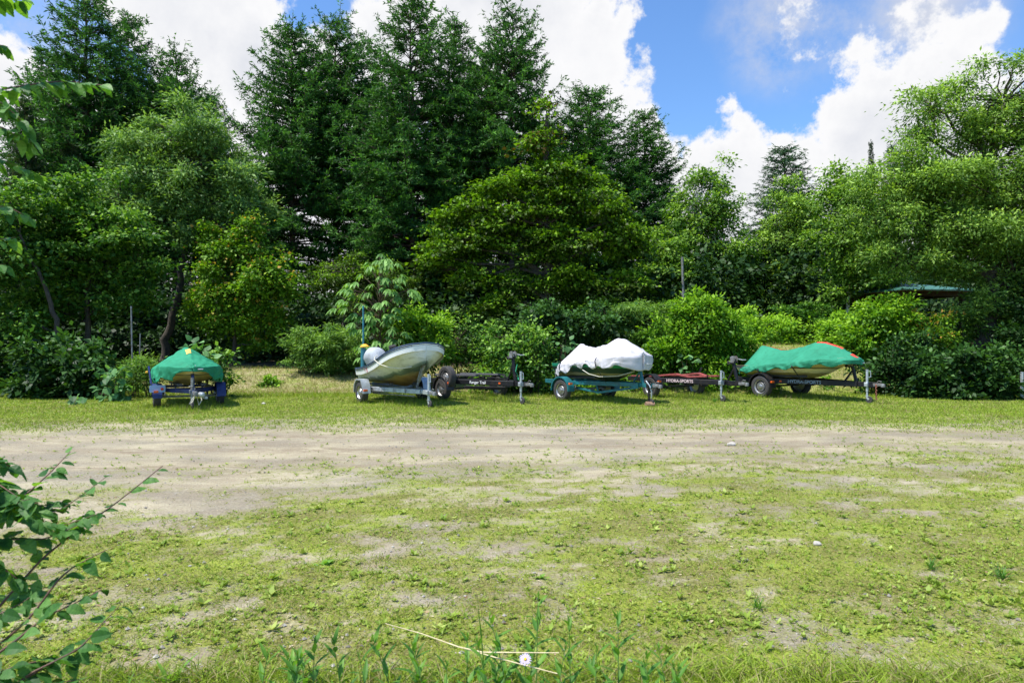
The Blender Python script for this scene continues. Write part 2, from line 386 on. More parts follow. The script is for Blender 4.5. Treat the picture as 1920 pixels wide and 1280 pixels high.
def foliage(lobes, clr=.38, m=42, leaf=(.14, .10), dens=1.0, flat=.5, up=.8, droop=.25, tips=0., tintf=None, inner=.35, tb=(.58, .2), stretch=.9):
    """leaf clusters on and inside the lobes; returns leaf polys, tints, cluster centres"""
    PP = []; AA = []; NN = []; TT = []; CC = []
    for li, (c, r) in enumerate(lobes):
        k = 1.6075; area = 4*np.pi*(((r[0]*r[1])**k + (r[0]*r[2])**k + (r[1]*r[2])**k)/3)**(1/k)
        n = max(3, int(dens*area/(1.9*clr*clr)*(1+inner)))
        d = rdir(n); rr = np.where(R.random(n) < 1/(1+inner), R.uniform(.82, 1.02, n), R.uniform(.35, .85, n))
        lump = .86 + .30*(vnoise(d[:, 0]*2.6+li*7.1, d[:, 2]*2.6+d[:, 1]*2.1, li+3))
        cp = c + d*r*(rr*lump)[:, None]
        keep = np.ones(n, bool)
        for lj, (c2, r2) in enumerate(lobes):
            if lj != li: keep &= (np.linalg.norm((cp-c2)/r2, axis=1) > .55)
        cp = cp[keep]; d = d[keep]; n = len(cp)
        if n == 0: continue
        CC.append(cp)
        mm = m; cs = clr*R.uniform(.65, 1.25, n)
        off = R.normal(size=(n, mm, 3))*.52; off[:, :, 2] *= flat
        out = unit(d*r); out[:, 2] *= .4; out = unit(out)
        off = off*.8 + out[:, None]*np.einsum('nmk,nk->nm', off, out)[..., None]*stretch
        rad_ = np.einsum('nmk,nk->nm', off, out)
        off[:, :, 2] -= droop*np.clip(rad_, -.5, 1.5)
        lp = cp[:, None] + off*cs[:, None, None]
        nn = np.array([0, 0, 1.])*up + out[:, None]*.45 + R.normal(size=(n, mm, 3))*.45
        ax = off + out[:, None]*.5 + R.normal(size=(n, mm, 3))*.5; ax[:, :, 2] -= .25
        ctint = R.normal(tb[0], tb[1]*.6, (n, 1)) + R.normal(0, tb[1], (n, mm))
        ctint = ctint + .42*(off[:, :, 2]/.5) + .10*(out[:, None, 2]-.2)  # cluster tops tinted lighter: sunlit look put into the colour, with new growth
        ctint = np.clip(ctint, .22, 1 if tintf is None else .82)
        if tintf is not None: ctint = ctint + tintf(lp, off)
        PP.append(lp.reshape(-1, 3)); AA.append(ax.reshape(-1, 3)); NN.append(unit(nn).reshape(-1, 3)); TT.append(ctint.ravel())
    Pc = np.concatenate(PP); A = np.concatenate(AA); Nn = np.concatenate(NN); T = np.clip(np.concatenate(TT), 0, 1)
    s = np.clip(R.lognormal(-.06, .3, len(Pc)), .45, 1.6)
    return leaves(Pc, A, Nn, leaf[0]*s, leaf[1]*s, T, .12), T, np.concatenate(CC)
def limb(T, p, q, r0, r1, sag=.12, k=5, n=6, jit=.06):
    p = np.asarray(p, float); q = np.asarray(q, float); t = np.linspace(0, 1, n)[:, None]; L_ = np.linalg.norm(q-p)
    path = p + (q-p)*t; path[:, 2] += (np.sin(t[:, 0]*np.pi))*sag*L_
    path[1:-1] += R.normal(size=(n-2, 3))*jit*L_*.5
    T.add(path, np.linspace(r0, r1, n), k); return path
def tree(name, label, cat, Y, lobes, leafm, bark, trunk=None, tr=.12, group=None, twigs=.5, stems=0, base=None, crown_name='crown', sub=8, zf=.9, keep=.55, grow=1., lohi=(.15, .30), pos=(.62, 1.1), **kw):
    """broadleaf tree or shrub from crown lobes; trunk = pixel path (px,py) from the ground up"""
    lw = [(c, r*grow) for c, r in lobes_world(lobes, Y)]
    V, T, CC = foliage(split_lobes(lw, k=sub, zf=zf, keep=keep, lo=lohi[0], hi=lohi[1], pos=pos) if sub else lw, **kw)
    if trunk: bp = P(trunk[0][0], 640, Y)
    else: bp = np.mean([c for c, r in lw], axis=0) if base is None else P(base, 640, Y)
    bx, by = bp[0], bp[1]; bz = float(height(bx, by))
    org = np.array([bx, by, bz - .05])
    root = empty(name, org, 0, label, cat, group)
    tb = Tubes()
    if trunk:
        path = [np.array([bx, by, bz-.1])] + [P(px, py, Y) for px, py in trunk[1:]]
        path = np.array(path); m = len(path)
        # resample with a little wobble
        tt = np.linspace(0, m-1, m*5); pp = np.stack([np.interp(tt, np.arange(m), path[:, i]) for i in range(3)], 1)
        pp[1:] += (R.normal(size=(len(pp)-1, 3))*tr*.18)
        rr = np.interp(tt, [0, .25, m-1], [tr*1.35, tr, tr*.3])
        tb.add(pp - org, rr, 9)
        for c, r in lw:
            e = c.copy(); k = np.argmin(np.linalg.norm(pp - (e - np.array([0, 0, .5*abs(e[2]-bz)*.3])), axis=1)); k = min(k, len(pp)-2)
            limb(tb, pp[k]-org, e-org, rr[k]*.62, tr*.14, .05, 6)
    elif stems:
        for c, r in lw:
            for _ in range(stems):
                b0 = np.array([c[0]+R.normal()*.15*r[0], c[1]+R.normal()*.1, 0]); b0[2] = float(height(b0[0], b0[1])) - .05
                limb(tb, b0-org, c + R.normal(size=3)*r*.35 - org, tr, tr*.4, 0, 5)
    for c, r in lw:
        near = CC[np.linalg.norm((CC-c)/r, axis=1) < 1.25]
        sel = near[R.random(len(near)) < twigs]
        for q in sel: limb(tb, c-org + (q-c)*.12, q-org, tr*.12+.006, .004, .06, 4, 5, .1)
    if tb.n: tb.build('trunk' if trunk else 'stem', bark, root)
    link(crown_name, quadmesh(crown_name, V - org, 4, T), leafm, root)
    return root
# ------------------------------------------------------------------ leaf and bark materials
B_dark = mat('bark_dark', (.085, .068, .05), .95, col2=(.035, .03, .024), scale=9, bump=.6, bscale=40)
B_larch = mat('bark_larch', (.13, .085, .06), .95, col2=(.05, .035, .028), scale=7, bump=.6, bscale=30)
B_birch = mat('bark_birch', (.62, .60, .55), .8, col2=(.12, .11, .10), scale=6, lo=.38, hi=.5, bump=.3)
B_twig = mat('bark_twig', (.12, .085, .05), .9, col2=(.05, .035, .02), scale=20)
L_larch = treeleaf('larch_needles', [(.018, .065, .018), (.05, .155, .03), (.13, .31, .045)], .6, .3, .2, (1.2, 1.3, .6))
L_blue = treeleaf('blue_needles', [(.025, .08, .045), (.06, .15, .075), (.12, .23, .10)], .6, .3, .2, (1.3, 1.2, .8))
L_cedar = treeleaf('cedar_needles', [(.012, .04, .014), (.03, .085, .022), (.08, .085, .03)], .6, .25, .2)
L_willow = treeleaf('willow_leaves', [(.07, .16, .015), (.14, .27, .035), (.34, .50, .10)], .5, .3)
L_willow2 = treeleaf('pale_willow_leaves', [(.06, .15, .025), (.12, .25, .05), (.24, .37, .11)], .5, .3)
L_alder = treeleaf('alder_leaves', [(.022, .08, .01), (.06, .18, .015), (.21, .36, .06)], .5, .3)
L_katsura = treeleaf('olive_leaves', [(.13, .085, .02), (.06, .13, .01), (.085, .19, .01), (.16, .32, .012), (.28, .44, .04)], .5, .3)
L_maple = treeleaf('maple_leaves', [(.06, .17, .015), (.14, .32, .02), (.21, .43, .03), (.29, .48, .035), (.46, .27, .06)], .5, .36)
L_birch = treeleaf('birch_leaves', [(.07, .17, .015), (.14, .29, .03), (.26, .40, .07)], .5, .32)
L_bright = treeleaf('bright_shrub_leaves', [(.06, .19, .01), (.13, .30, .015), (.25, .42, .03)], .5, .32)
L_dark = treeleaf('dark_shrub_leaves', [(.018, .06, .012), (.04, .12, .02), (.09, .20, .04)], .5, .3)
L_shade = treeleaf('shade_painted_leaves', [(.014, .045, .01), (.028, .085, .014), (.065, .15, .03)], .5, .2)  # darkened leaf colour: shade under the trees is painted into these leaves
L_deep = treeleaf('deep_wood_shade_leaves', [(.010, .03, .008), (.02, .06, .012), (.04, .09, .02)], .5, .2)  # near-black greens: the gloom inside the wood is put into the leaf colour
L_big = treeleaf('large_soft_leaves', [(.06, .17, .05), (.11, .26, .08), (.19, .36, .13)], .5, .35)
L_chest = treeleaf('chestnut_leaves', [(.10, .24, .05), (.17, .35, .075), (.26, .44, .13)], .5, .35)
L_yew = treeleaf('soft_needle_leaves', [(.06, .16, .02), (.12, .25, .04), (.21, .34, .07)], .5, .3)

# ------------------------------------------------------------------ larches
def larch_meshes(seed, H=20., crown0=.2, rmax=3.3, spread=1.0, top_spiky=1.0, dens=1.0, lop=0.):
    rg = np.random.default_rng(seed); T = Tubes(); 
    zs = np.linspace(0, H, 16); wob = np.cumsum(rg.normal(size=(16, 2))*.035, axis=0)
    tp = np.stack([wob[:, 0], wob[:, 1], zs], 1); T.add(tp, np.interp(zs, [0, 1.0, H], [.26, .20, .012]), 9)
    def trunk_at(z): return np.array([np.interp(z, zs, tp[:, 0]), np.interp(z, zs, tp[:, 1]), z])
    PC = []; PD = []; PL = []
    z = H*crown0*.35; az = 0
    while z < H-.25:
        u = (z/H - crown0)/(1-crown0)
        dead = u < 0
        nb = rg.integers(4, 7)
        prof = (1-u)**.66*(.55+.45*np.clip(u*5, 0, 1)) if not dead else .35
        for j in range(nb):
            az += 2.4 + rg.normal()*.35
            Lb = rmax*prof*rg.uniform(.62, 1.18)*(1 + lop*math.cos(az)) + .25
            if dead and rg.random() < .45: continue
            if rg.random() < .12: Lb *= .6
            dz0 = .15 + .55*max(u, 0) + rg.normal()*.10; dr = .42 + .15*rg.normal() - .15*max(u, 0)
            s = np.linspace(0, 1, 8); dirv = np.array([math.cos(az), math.sin(az), 0]); sd = np.array([-math.sin(az), math.cos(az), 0])
            b0 = trunk_at(z + rg.normal()*.08); bend = rg.normal()*.12
            path = b0 + dirv*(Lb*s)[:, None] + sd*(bend*Lb*s*s)[:, None]
            path[:, 2] += Lb*(dz0*s - dr*1.25*s*s + .42*s**4)
            T.add(path, np.linspace(.018+.011*Lb, .006, 8), 4)
            if dead and rg.random() < .6:
                continue
            nl = int(Lb*(5.2 if not dead else 2)*dens) + 3
            for i in range(nl):
                t = rg.uniform(.10 if u > .3 else .22, 1.0); p = np.array([np.interp(t, s, path[:, k]) for k in range(3)])
                ll = (.26*Lb*(1.05-t)**.7 + .16)*rg.uniform(.7, 1.25); side = 1 if i % 2 else -1
                d = dirv*rg.uniform(.45, .9) + sd*side*rg.uniform(.5, 1.0); d[2] += rg.normal()*.15 - .12; d /= np.linalg.norm(d)
                q = p + d*ll; q[2] -= .16*ll
                k = max(2, int(ll/.085)); tt = np.linspace(.08, 1, k)[:, None]
                pts = p + (q-p)*tt; pts[:, 2] += .06*ll*np.sin(tt[:, 0]*3.1)
                if rg.random() < .35: T.add(np.stack([p, q]), [.007, .003], 3)
                PC.append(pts); PD.append(np.repeat(d[None], k, 0)); PL.append(np.full(k, rg.normal()*.18 + .15*t))
            # needles along the branch end
            k = max(3, int(Lb/.14)); tt = np.linspace(.35, 1, k)
            PC.append(np.stack([np.interp(tt, s, path[:, c]) for c in range(3)], 1)); PD.append(np.repeat(dirv[None], k, 0)); PL.append(np.full(k, .2))
        z += rg.uniform(.20, .34)*(1.35 if u > .75 else 1)*(1.5 if dead else 1)
    k = 8; PC.append(np.stack([np.zeros(k), np.zeros(k), np.linspace(H-.8, H, k)], 1) + trunk_at(H)*[1, 1, 0]); PD.append(np.repeat([[0, 0, 1.]], k, 0)); PL.append(np.full(k, .2))
    PC = np.concatenate(PC); PD = np.concatenate(PD); PL = np.concatenate(PL); n = len(PC)
    r3 = 3; PCr = np.repeat(PC, r3, 0) + rg.normal(size=(n*r3, 3))*.02
    ax = unit(np.repeat(PD, r3, 0)*.75 + rg.normal(size=(n*r3, 3))*.62 + [0, 0, .12])
    nn = unit(rg.normal(size=(n*r3, 3)) + [0, 0, .6])
    l = rg.uniform(.15, .28, n*r3); V = leaves(PCr, ax, nn, l, l*.27, None)
    tint = np.clip(.38 + np.repeat(PL, r3) + rg.normal(0, .17, n*r3), 0, 1)
    return idxmesh('trunk', np.concatenate(T.V), np.concatenate(T.Q)), quadmesh('crown', V, 4, tint)
LM = [larch_meshes(1, rmax=4.6), larch_meshes(2, rmax=4.9, crown0=.24), larch_meshes(3, rmax=4.2, crown0=.16, dens=1.1),
      larch_meshes(4, rmax=4.5, crown0=.4, lop=.2), larch_meshes(5, rmax=4.2, crown0=.2, dens=.9)]
for tm, cm in LM: tm.materials.append(B_larch); cm.materials.append(L_larch)
SPR = larch_meshes(9, rmax=3.3, crown0=.08, dens=.7); SPR[0].materials.append(B_larch); SPR[1].materials.append(L_blue)
CED = larch_meshes(12, rmax=2.5, crown0=.03, dens=1.3); CED[0].materials.append(B_larch); CED[1].materials.append(L_cedar)
def larch(px, top, Y, v, label, wid=1., rz=None, group=None, meshes=None, name='larch_tree', cat='larch tree'):
    x = (px-960)/F*Y; zb = float(height(x, Y)); H = EYE - (top-640)/F*Y - zb
    root = empty(name, (x, Y, zb-.05), R.uniform(0, 6.28) if rz is None else rz, label, cat, group)
    s = H/20.; root.scale = (s*wid, s*wid, s)
    tm, cm = meshes or LM[v]
    for nm, me in (('trunk', tm), ('crown', cm)): link(nm, me, None, root)
    return root
larch(165, -12, 34, 0, 'tallest larch at the top left, behind the pale willow', 1.12)
larch(242, 28, 37, 2, 'narrow larch just right of the tall one at top left', .95)
larch(325, 92, 36, 3, 'round topped larch rising above the pale willow', 1.05)
larch(98, 95, 38, 4, 'larch at far left with its top left of the tallest spire', 1.0)
larch(385, 175, 42, 1, 'lower larch filling the dip between the left and centre groups', .9)
larch(548, 48, 38, 1, 'wide larch with long side boughs, first of the centre row', 1.08)
larch(635, 28, 40, 3, 'larch with a pointed top, second of the centre row', 1.05)
larch(700, 150, 44, 4, 'thinner larch set back behind the centre row', .95)
larch(772, -8, 36, 0, 'tallest larch of the centre row, its tip at the picture edge', 1.12)
larch(850, 28, 38, 4, 'slim larch right beside the tallest centre larch', .9)
larch(958, 12, 37, 3, 'larch above the olive leaved tree with an open, gappy crown', 1.0)
larch(905, 120, 43, 2, 'larch half hidden between two taller centre larches', 1.0)
larch(1112, 165, 38, 1, 'blunt topped larch right behind the olive leaved tree', 1.4)
larch(1208, 208, 38, 2, 'larch at the right end of the long row, against the cloud', 1.45)
larch(1050, 250, 44, 0, 'larch mostly hidden behind the olive leaved tree', 1.0)
larch(1466, 272, 38, 0, 'blue green spruce like conifer standing alone before white cloud', 1.9, meshes=SPR, name='conifer_tree', cat='conifer')
larch(1633, 262, 46, 0, 'thin dark conifer tip poking above the right birches', .35, meshes=CED, name='conifer_tree', cat='conifer')
larch(1668, 272, 48, 0, 'pale pointed conifer top beside the thin dark tip', .8, meshes=SPR, name='conifer_tree', cat='conifer')
larch(45, 180, 31, 0, 'dark cedar at the far left edge behind the alder', .95, meshes=CED, name='cedar_tree', cat='cedar tree')
larch(135, 235, 32, 0, 'dark brown tinged cedar below the tallest left larch', .8, meshes=CED, name='cedar_tree', cat='cedar tree')
for px, top, Y, v in [(450, 330, 50, 3), (735, 310, 52, 3), (815, 330, 50, 1), (505, 360, 45, 2), (880, 340, 54, 3), (985, 350, 52, 0), (1165, 400, 50, 3),
                      (250, 300, 46, 1), (170, 330, 50, 0), (60, 300, 48, 3), (-120, 200, 42, 2), (-300, 100, 40, 1), (2150, 330, 44, 3), (1270, 440, 52, 4), (1560, 430, 50, 3), (1750, 330, 46, 1), (1880, 330, 44, 0)]:
    larch(px, top, Y, v, 'larch standing deep in the dark wood behind the front row', .8, group='larches deep in the wood')

# ------------------------------------------------------------------ broadleaf trees
tree('willow_tree', 'pale grey green willow with a crooked dark trunk, left of the maple', 'willow tree', 27,
     [(345, 250, 75, 52), (275, 310, 80, 55), (400, 300, 75, 60), (225, 370, 60, 45), (340, 350, 90, 60), (440, 370, 62, 62), (300, 420, 70, 45), (395, 430, 60, 45), (470, 400, 40, 45), (245, 300, 40, 40)],
     L_willow2, B_dark, [(305, 700), (310, 640), (335, 560), (346, 470), (352, 390), (352, 300)], .17, clr=.34, m=58, leaf=(.15, .055), flat=.8, up=.5, twigs=.45, zf=1.5, keep=.42, dens=.8, grow=.95, pos=(.55, 1.25), tb=(.66, .2))
tree('alder_tree', 'dark glossy alder in front of the cedars at the left', 'alder tree', 24,
     [(150, 350, 60, 40), (120, 420, 90, 50), (220, 440, 85, 45), (60, 480, 75, 45), (160, 510, 100, 50), (265, 500, 52, 50), (100, 570, 80, 30), (30, 590, 60, 35), (220, 565, 60, 35)],
     L_alder, B_dark, [(163, 700), (165, 620), (162, 540), (158, 440), (150, 360)], .11, clr=.4, m=40, leaf=(.13, .10), twigs=.4)
tree('alder_tree', 'alder with a mossy leaning trunk at the left edge', 'alder tree', 22,
     [(30, 380, 60, 60), (-30, 440, 80, 70), (20, 500, 60, 50), (-60, 540, 80, 60), (35, 610, 50, 30)],
     L_alder, B_dark, [(112, 700), (104, 600), (88, 540), (50, 470), (20, 400)], .09, clr=.4, m=38, leaf=(.13, .10), twigs=.4)
tipf = lambda lp, off: -.22*(off[:, :, 2]/.5) + .6*np.clip(off[:, :, 2]*2.4 - .5, 0, 1)*(R.random(off.shape[:2]) < .4)
tree('maple_tree', 'young maple with orange tipped yellow green leaves', 'maple tree', 26,
     [(450, 445, 55, 42), (405, 500, 58, 45), (490, 500, 50, 48), (450, 540, 82, 48), (530, 540, 38, 32), (375, 570, 30, 38), (430, 610, 55, 30), (500, 600, 48, 36), (395, 450, 20, 25), (470, 415, 20, 22), (480, 645, 32, 20)],
     L_maple, B_dark, [(441, 720), (440, 650), (444, 560), (450, 450)], .09, clr=.26, m=44, leaf=(.105, .085), flat=.8, twigs=.5, zf=1.6, grow=.88, dens=.85, tintf=tipf, tb=(.3, .18))
tree('rowan_tree', 'small dull olive tree behind the chestnut sapling', 'small tree', 27,
     [(650, 505, 62, 32), (615, 535, 40, 25), (700, 530, 60, 35), (745, 540, 38, 28), (680, 580, 60, 28)],
     L_katsura, B_dark, [(645, 700), (644, 620), (648, 560), (655, 510)], .09, clr=.28, m=32, leaf=(.12, .05), twigs=.5, tb=(.42, .2))
tree('katsura_tree', 'large olive green tree with tiered boughs and a brown tinged top', 'large tree', 27,
     [(1025, 222, 13, 40), (1020, 275, 34, 34), (1045, 318, 44, 28), (985, 330, 48, 26), (1015, 355, 62, 30), (935, 352, 34, 26), (1085, 345, 40, 28), (1000, 408, 90, 36), (905, 395, 50, 26), (1120, 390, 62, 30), (1165, 415, 30, 28),
      (858, 455, 58, 26), (945, 455, 66, 32), (1050, 460, 72, 36), (1140, 462, 52, 32), (1190, 450, 24, 26), (880, 510, 66, 24), (960, 530, 50, 24), (1040, 525, 56, 30), (1110, 530, 52, 26), (1180, 525, 44, 24), (838, 400, 22, 18), (815, 490, 24, 20),
      (920, 570, 40, 16), (1085, 580, 50, 18), (1150, 580, 36, 16)],
     L_katsura, B_dark, [(1024, 720), (1024, 620), (1026, 500), (1022, 350), (1025, 215)], .2, clr=.46, m=58, leaf=(.135, .11), flat=.38, droop=.35, twigs=.5, dens=.95, zf=.75, sub=5, keep=.72, tb=(.66, .22), pos=(.6, 1.15),
     tintf=lambda lp, off: -.6*sstep(8.4, 10., lp[:, :, 2])*(R.random(off.shape[:2]) < .4))
tree('birch_tree', 'airy birch with a white stem, leaning right against the cloud', 'birch tree', 32,
     [(1335, 335, 34, 34), (1310, 390, 52, 45), (1360, 400, 36, 34), (1290, 450, 45, 35), (1345, 465, 56, 42), (1370, 510, 42, 34), (1300, 510, 40, 30), (1330, 545, 50, 25)],
     L_birch, B_birch, grow=1.15, trunk=[(1297, 690), (1298, 590), (1300, 500), (1318, 410), (1335, 330)], tr=.1, clr=.36, m=30, leaf=(.14, .10), flat=.7, dens=.85, twigs=.5, droop=.4, zf=1.6)
tree('young_tree', 'light green young tree between the olive tree and the birch', 'young tree', 29,
     [(1250, 470, 38, 42), (1225, 520, 40, 30), (1275, 520, 40, 35), (1240, 555, 48, 20)],
     L_birch, B_dark, [(1250, 690), (1250, 600), (1250, 500)], .06, clr=.3, m=34, leaf=(.13, .10), twigs=.5)
tree('thin_birch', 'slender pale stemmed sapling right of the olive tree trunk', 'sapling', 28,
     [(1068, 545, 26, 20), (1060, 580, 22, 12)], L_birch, B_birch, [(1062, 690), (1066, 620), (1070, 560), (1066, 520)], .05, clr=.26, m=20, leaf=(.12, .09), twigs=.6)
tree('rounded_tree', 'rounded pale green tree in front of the blue green conifer', 'tree', 32,
     [(1500, 385, 48, 48), (1475, 440, 48, 48), (1525, 440, 50, 50), (1490, 500, 62, 50), (1540, 510, 45, 55), (1470, 550, 48, 32), (1520, 575, 50, 28)],
     L_willow, B_dark, [(1505, 700), (1505, 600), (1500, 500), (1500, 400)], .13, clr=.36, m=46, leaf=(.13, .065), flat=.75, droop=.5, twigs=.3, grow=1.02, zf=1.5)
tree('dark_small_tree', 'dense dark green small tree below the gap in the treetops', 'tree', 33,
     [(1412, 535, 42, 36), (1395, 575, 40, 26), (1435, 575, 35, 24), (1425, 615, 45, 20)], L_alder, B_dark, [(1428, 690), (1425, 600), (1412, 530)], .1, clr=.36, m=40, leaf=(.14, .10), twigs=.3, tb=(.3, .18))
tree('white_stem_birch', 'birch with two bare white stems left of the pavilion', 'birch tree', 27,
     [(1570, 345, 20, 26), (1610, 370, 50, 50), (1565, 430, 42, 45), (1620, 450, 60, 50), (1580, 500, 42, 34), (1640, 520, 48, 30), (1565, 545, 28, 22)],
     L_birch, B_birch, [(1590, 680), (1588, 590), (1593, 520), (1605, 430), (1600, 360)], .085, clr=.34, m=42, leaf=(.12, .085), flat=.7, twigs=.4, grow=1.15, zf=1.6)
tree('big_willow', 'large bushy willow leaning over the right side of the lot', 'willow tree', 23,
     [(1745, 205, 46, 42), (1730, 255, 34, 30), (1880, 190, 80, 60), (1835, 250, 62, 46), (1930, 260, 70, 60), (1700, 350, 80, 52), (1790, 340, 90, 58), (1890, 350, 90, 60), (1660, 410, 62, 44), (1740, 430, 90, 52), (1840, 440, 95, 58),
      (1940, 450, 80, 60), (1690, 490, 66, 34), (1900, 520, 80, 50), (1800, 500, 60, 38), (1960, 560, 70, 60), (1850, 570, 50, 34), (1985, 350, 80, 80), (2060, 460, 80, 90), (2020, 250, 70, 70), (1820, 600, 30, 22), (1900, 620, 40, 30)],
     L_willow, B_dark, [(1832, 690), (1850, 620), (1862, 560), (1850, 470), (1845, 360), (1870, 240)], .26, clr=.36, m=56, leaf=(.125, .045), flat=.7, droop=.35, twigs=.25, dens=1.1, up=.55, grow=1.07, zf=1.15, pos=(.55, 1.2))
tree('corner_tree', 'glossy leaved tree at the right edge below the willow', 'tree', 21.5,
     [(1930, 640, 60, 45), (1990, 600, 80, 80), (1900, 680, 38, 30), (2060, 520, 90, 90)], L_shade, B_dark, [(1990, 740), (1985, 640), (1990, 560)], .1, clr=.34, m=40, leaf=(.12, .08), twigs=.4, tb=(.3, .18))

# ------------------------------------------------------------------ shrubs along the bank
SH = dict(clr=.22, m=30, leaf=(.10, .07), twigs=.5, stems=3, tr=.014, sub=17, keep=.55, grow=1.1, flat=.9, zf=1.6, lohi=(.09, .24), pos=(.55, 1.5))
def shrub(name, label, cat, Y, lobes, lm, **kw):
    a = dict(SH); a.update(kw); return tree(name, label, cat, Y, lobes, lm, B_twig, None, **a)
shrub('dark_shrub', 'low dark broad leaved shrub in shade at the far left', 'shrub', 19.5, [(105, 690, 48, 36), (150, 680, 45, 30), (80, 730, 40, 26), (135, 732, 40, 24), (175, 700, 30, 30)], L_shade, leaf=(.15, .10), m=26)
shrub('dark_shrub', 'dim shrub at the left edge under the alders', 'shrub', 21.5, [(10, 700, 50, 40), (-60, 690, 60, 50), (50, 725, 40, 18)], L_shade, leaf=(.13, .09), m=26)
shrub('pine_sapling', 'bushy young pine by the foot of the steel poles', 'sapling', 19.5, [(258, 692, 24, 17), (250, 712, 30, 16), (275, 706, 16, 16)], L_yew, leaf=(.11, .022), flat=1.1, m=60, up=.1, clr=.2)
shrub('feathery_shrub', 'soft green feathery shrub left of the white boat', 'shrub', 23.8, [(600, 638, 36, 22), (580, 662, 30, 22), (640, 658, 42, 28), (612, 680, 38, 14), (668, 672, 26, 24), (562, 628, 12, 10)], L_yew, leaf=(.13, .035), m=52, flat=.45)
shrub('bright_shrub', 'bright yellow green shrub behind the bow of the white boat', 'shrub', 22, [(775, 605, 38, 26), (800, 640, 34, 32), (745, 620, 24, 28), (785, 670, 34, 22), (812, 612, 14, 16)], L_bright, leaf=(.12, .065))
shrub('apple_shrub', 'wild bush with pale small leaves behind the black trailer, left half', 'shrub', 23, [(860, 630, 34, 26), (885, 655, 34, 24), (850, 665, 28, 18), (910, 635, 28, 22)], L_alder, leaf=(.10, .06), m=13, keep=.3, tb=(.5, .3))
shrub('leafy_bush', 'leafy bush reaching the ground behind the black trailer winch', 'shrub', 20.6, [(965, 640, 44, 26), (985, 675, 40, 36), (945, 690, 30, 30), (1010, 650, 26, 30), (990, 718, 42, 20), (940, 655, 25, 20)], L_alder, leaf=(.11, .07), m=17, keep=.35, tb=(.55, .3))
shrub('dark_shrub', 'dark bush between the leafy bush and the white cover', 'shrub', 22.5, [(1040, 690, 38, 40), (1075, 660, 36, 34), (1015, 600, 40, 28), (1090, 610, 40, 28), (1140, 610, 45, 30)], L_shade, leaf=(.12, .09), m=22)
shrub('feathery_shrub', 'pale feathery shrub rising behind the white boat cover', 'shrub', 23, [(1205, 600, 46, 26), (1180, 625, 36, 24), (1240, 615, 42, 32), (1190, 580, 20, 16)], L_yew, leaf=(.12, .03), m=55, flat=.5, tb=(.65, .2))
shrub('green_bush', 'tall bush with drooping leaves right of the white cover', 'shrub', 21.8, [(1260, 645, 38, 36), (1290, 620, 40, 36), (1250, 685, 32, 26), (1300, 670, 36, 30), (1320, 600, 34, 32)], L_bright, leaf=(.13, .06), m=48, tb=(.4, .22))
shrub('green_bush', 'rounded hedge like bush over the trailer with red bunks', 'shrub', 22, [(1350, 620, 40, 34), (1375, 655, 40, 34), (1340, 680, 34, 24), (1330, 650, 30, 28), (1390, 690, 28, 22)], L_bright, leaf=(.12, .06), m=48, tb=(.35, .22))
shrub('bright_shrub', 'bright yellow green shrub behind the stern of the green boat cover', 'shrub', 25, [(1420, 625, 42, 26), (1445, 645, 35, 18), (1395, 605, 24, 18), (1460, 610, 26, 14)], L_bright, leaf=(.12, .06), m=46, tb=(.7, .2))
shrub('dark_shrub', 'dark layered bush above the bare earth patch', 'shrub', 26.5, [(1490, 600, 38, 20), (1520, 610, 42, 20), (1480, 620, 30, 12), (1530, 588, 26, 14)], L_alder, leaf=(.13, .06), m=40, flat=.4, tb=(.3, .18))
shrub('bright_shrub', 'bright leafy shrub below the white birch stems', 'shrub', 24, [(1570, 625, 36, 18), (1600, 610, 34, 16), (1550, 640, 20, 10)], L_bright, leaf=(.12, .06), m=42, tb=(.62, .2))
shrub('green_bush', 'large bush hiding the foot of the pavilion, nearest its left post', 'shrub', 22.5, [(1640, 610, 36, 32), (1665, 590, 34, 22), (1680, 620, 36, 34), (1640, 650, 34, 24), (1610, 640, 24, 22)], L_bright, leaf=(.12, .065), m=44, tb=(.45, .22))
shrub('reddish_shrub', 'sparse brown tinged shrub in front of the pavilion', 'shrub', 22.3, [(1720, 625, 34, 24), (1700, 655, 30, 24), (1755, 640, 32, 26)], L_maple, leaf=(.10, .06), m=26, tb=(.35, .28))
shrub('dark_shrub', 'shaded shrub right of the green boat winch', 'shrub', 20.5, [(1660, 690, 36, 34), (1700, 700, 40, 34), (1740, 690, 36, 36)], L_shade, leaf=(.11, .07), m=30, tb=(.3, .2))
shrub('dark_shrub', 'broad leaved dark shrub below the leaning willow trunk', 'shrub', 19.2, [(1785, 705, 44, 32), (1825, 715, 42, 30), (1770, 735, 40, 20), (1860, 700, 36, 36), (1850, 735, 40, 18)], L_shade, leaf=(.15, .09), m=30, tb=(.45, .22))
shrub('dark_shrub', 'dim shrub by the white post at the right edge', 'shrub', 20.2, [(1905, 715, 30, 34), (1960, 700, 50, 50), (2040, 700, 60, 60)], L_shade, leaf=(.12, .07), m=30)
shrub('small_bush', 'small round bush alone on the dry grass bank', 'bush', 22.4, [(506, 720, 14, 12), (509, 731, 16, 11)], L_bright, leaf=(.10, .07), clr=.13, m=26, tb=(.4, .2))
shrub('low_plant', 'low clump of weeds at the foot of the dry bank', 'plant', 21.6, [(572, 741, 12, 6)], L_bright, leaf=(.09, .05), clr=.12, m=22)
shrub('knotweed', 'leggy plant with broad leaves behind the green covered dinghy', 'plant', 19.5, [(392, 690, 22, 24), (415, 672, 14, 18), (425, 720, 12, 18)], L_alder, leaf=(.12, .08), m=22)

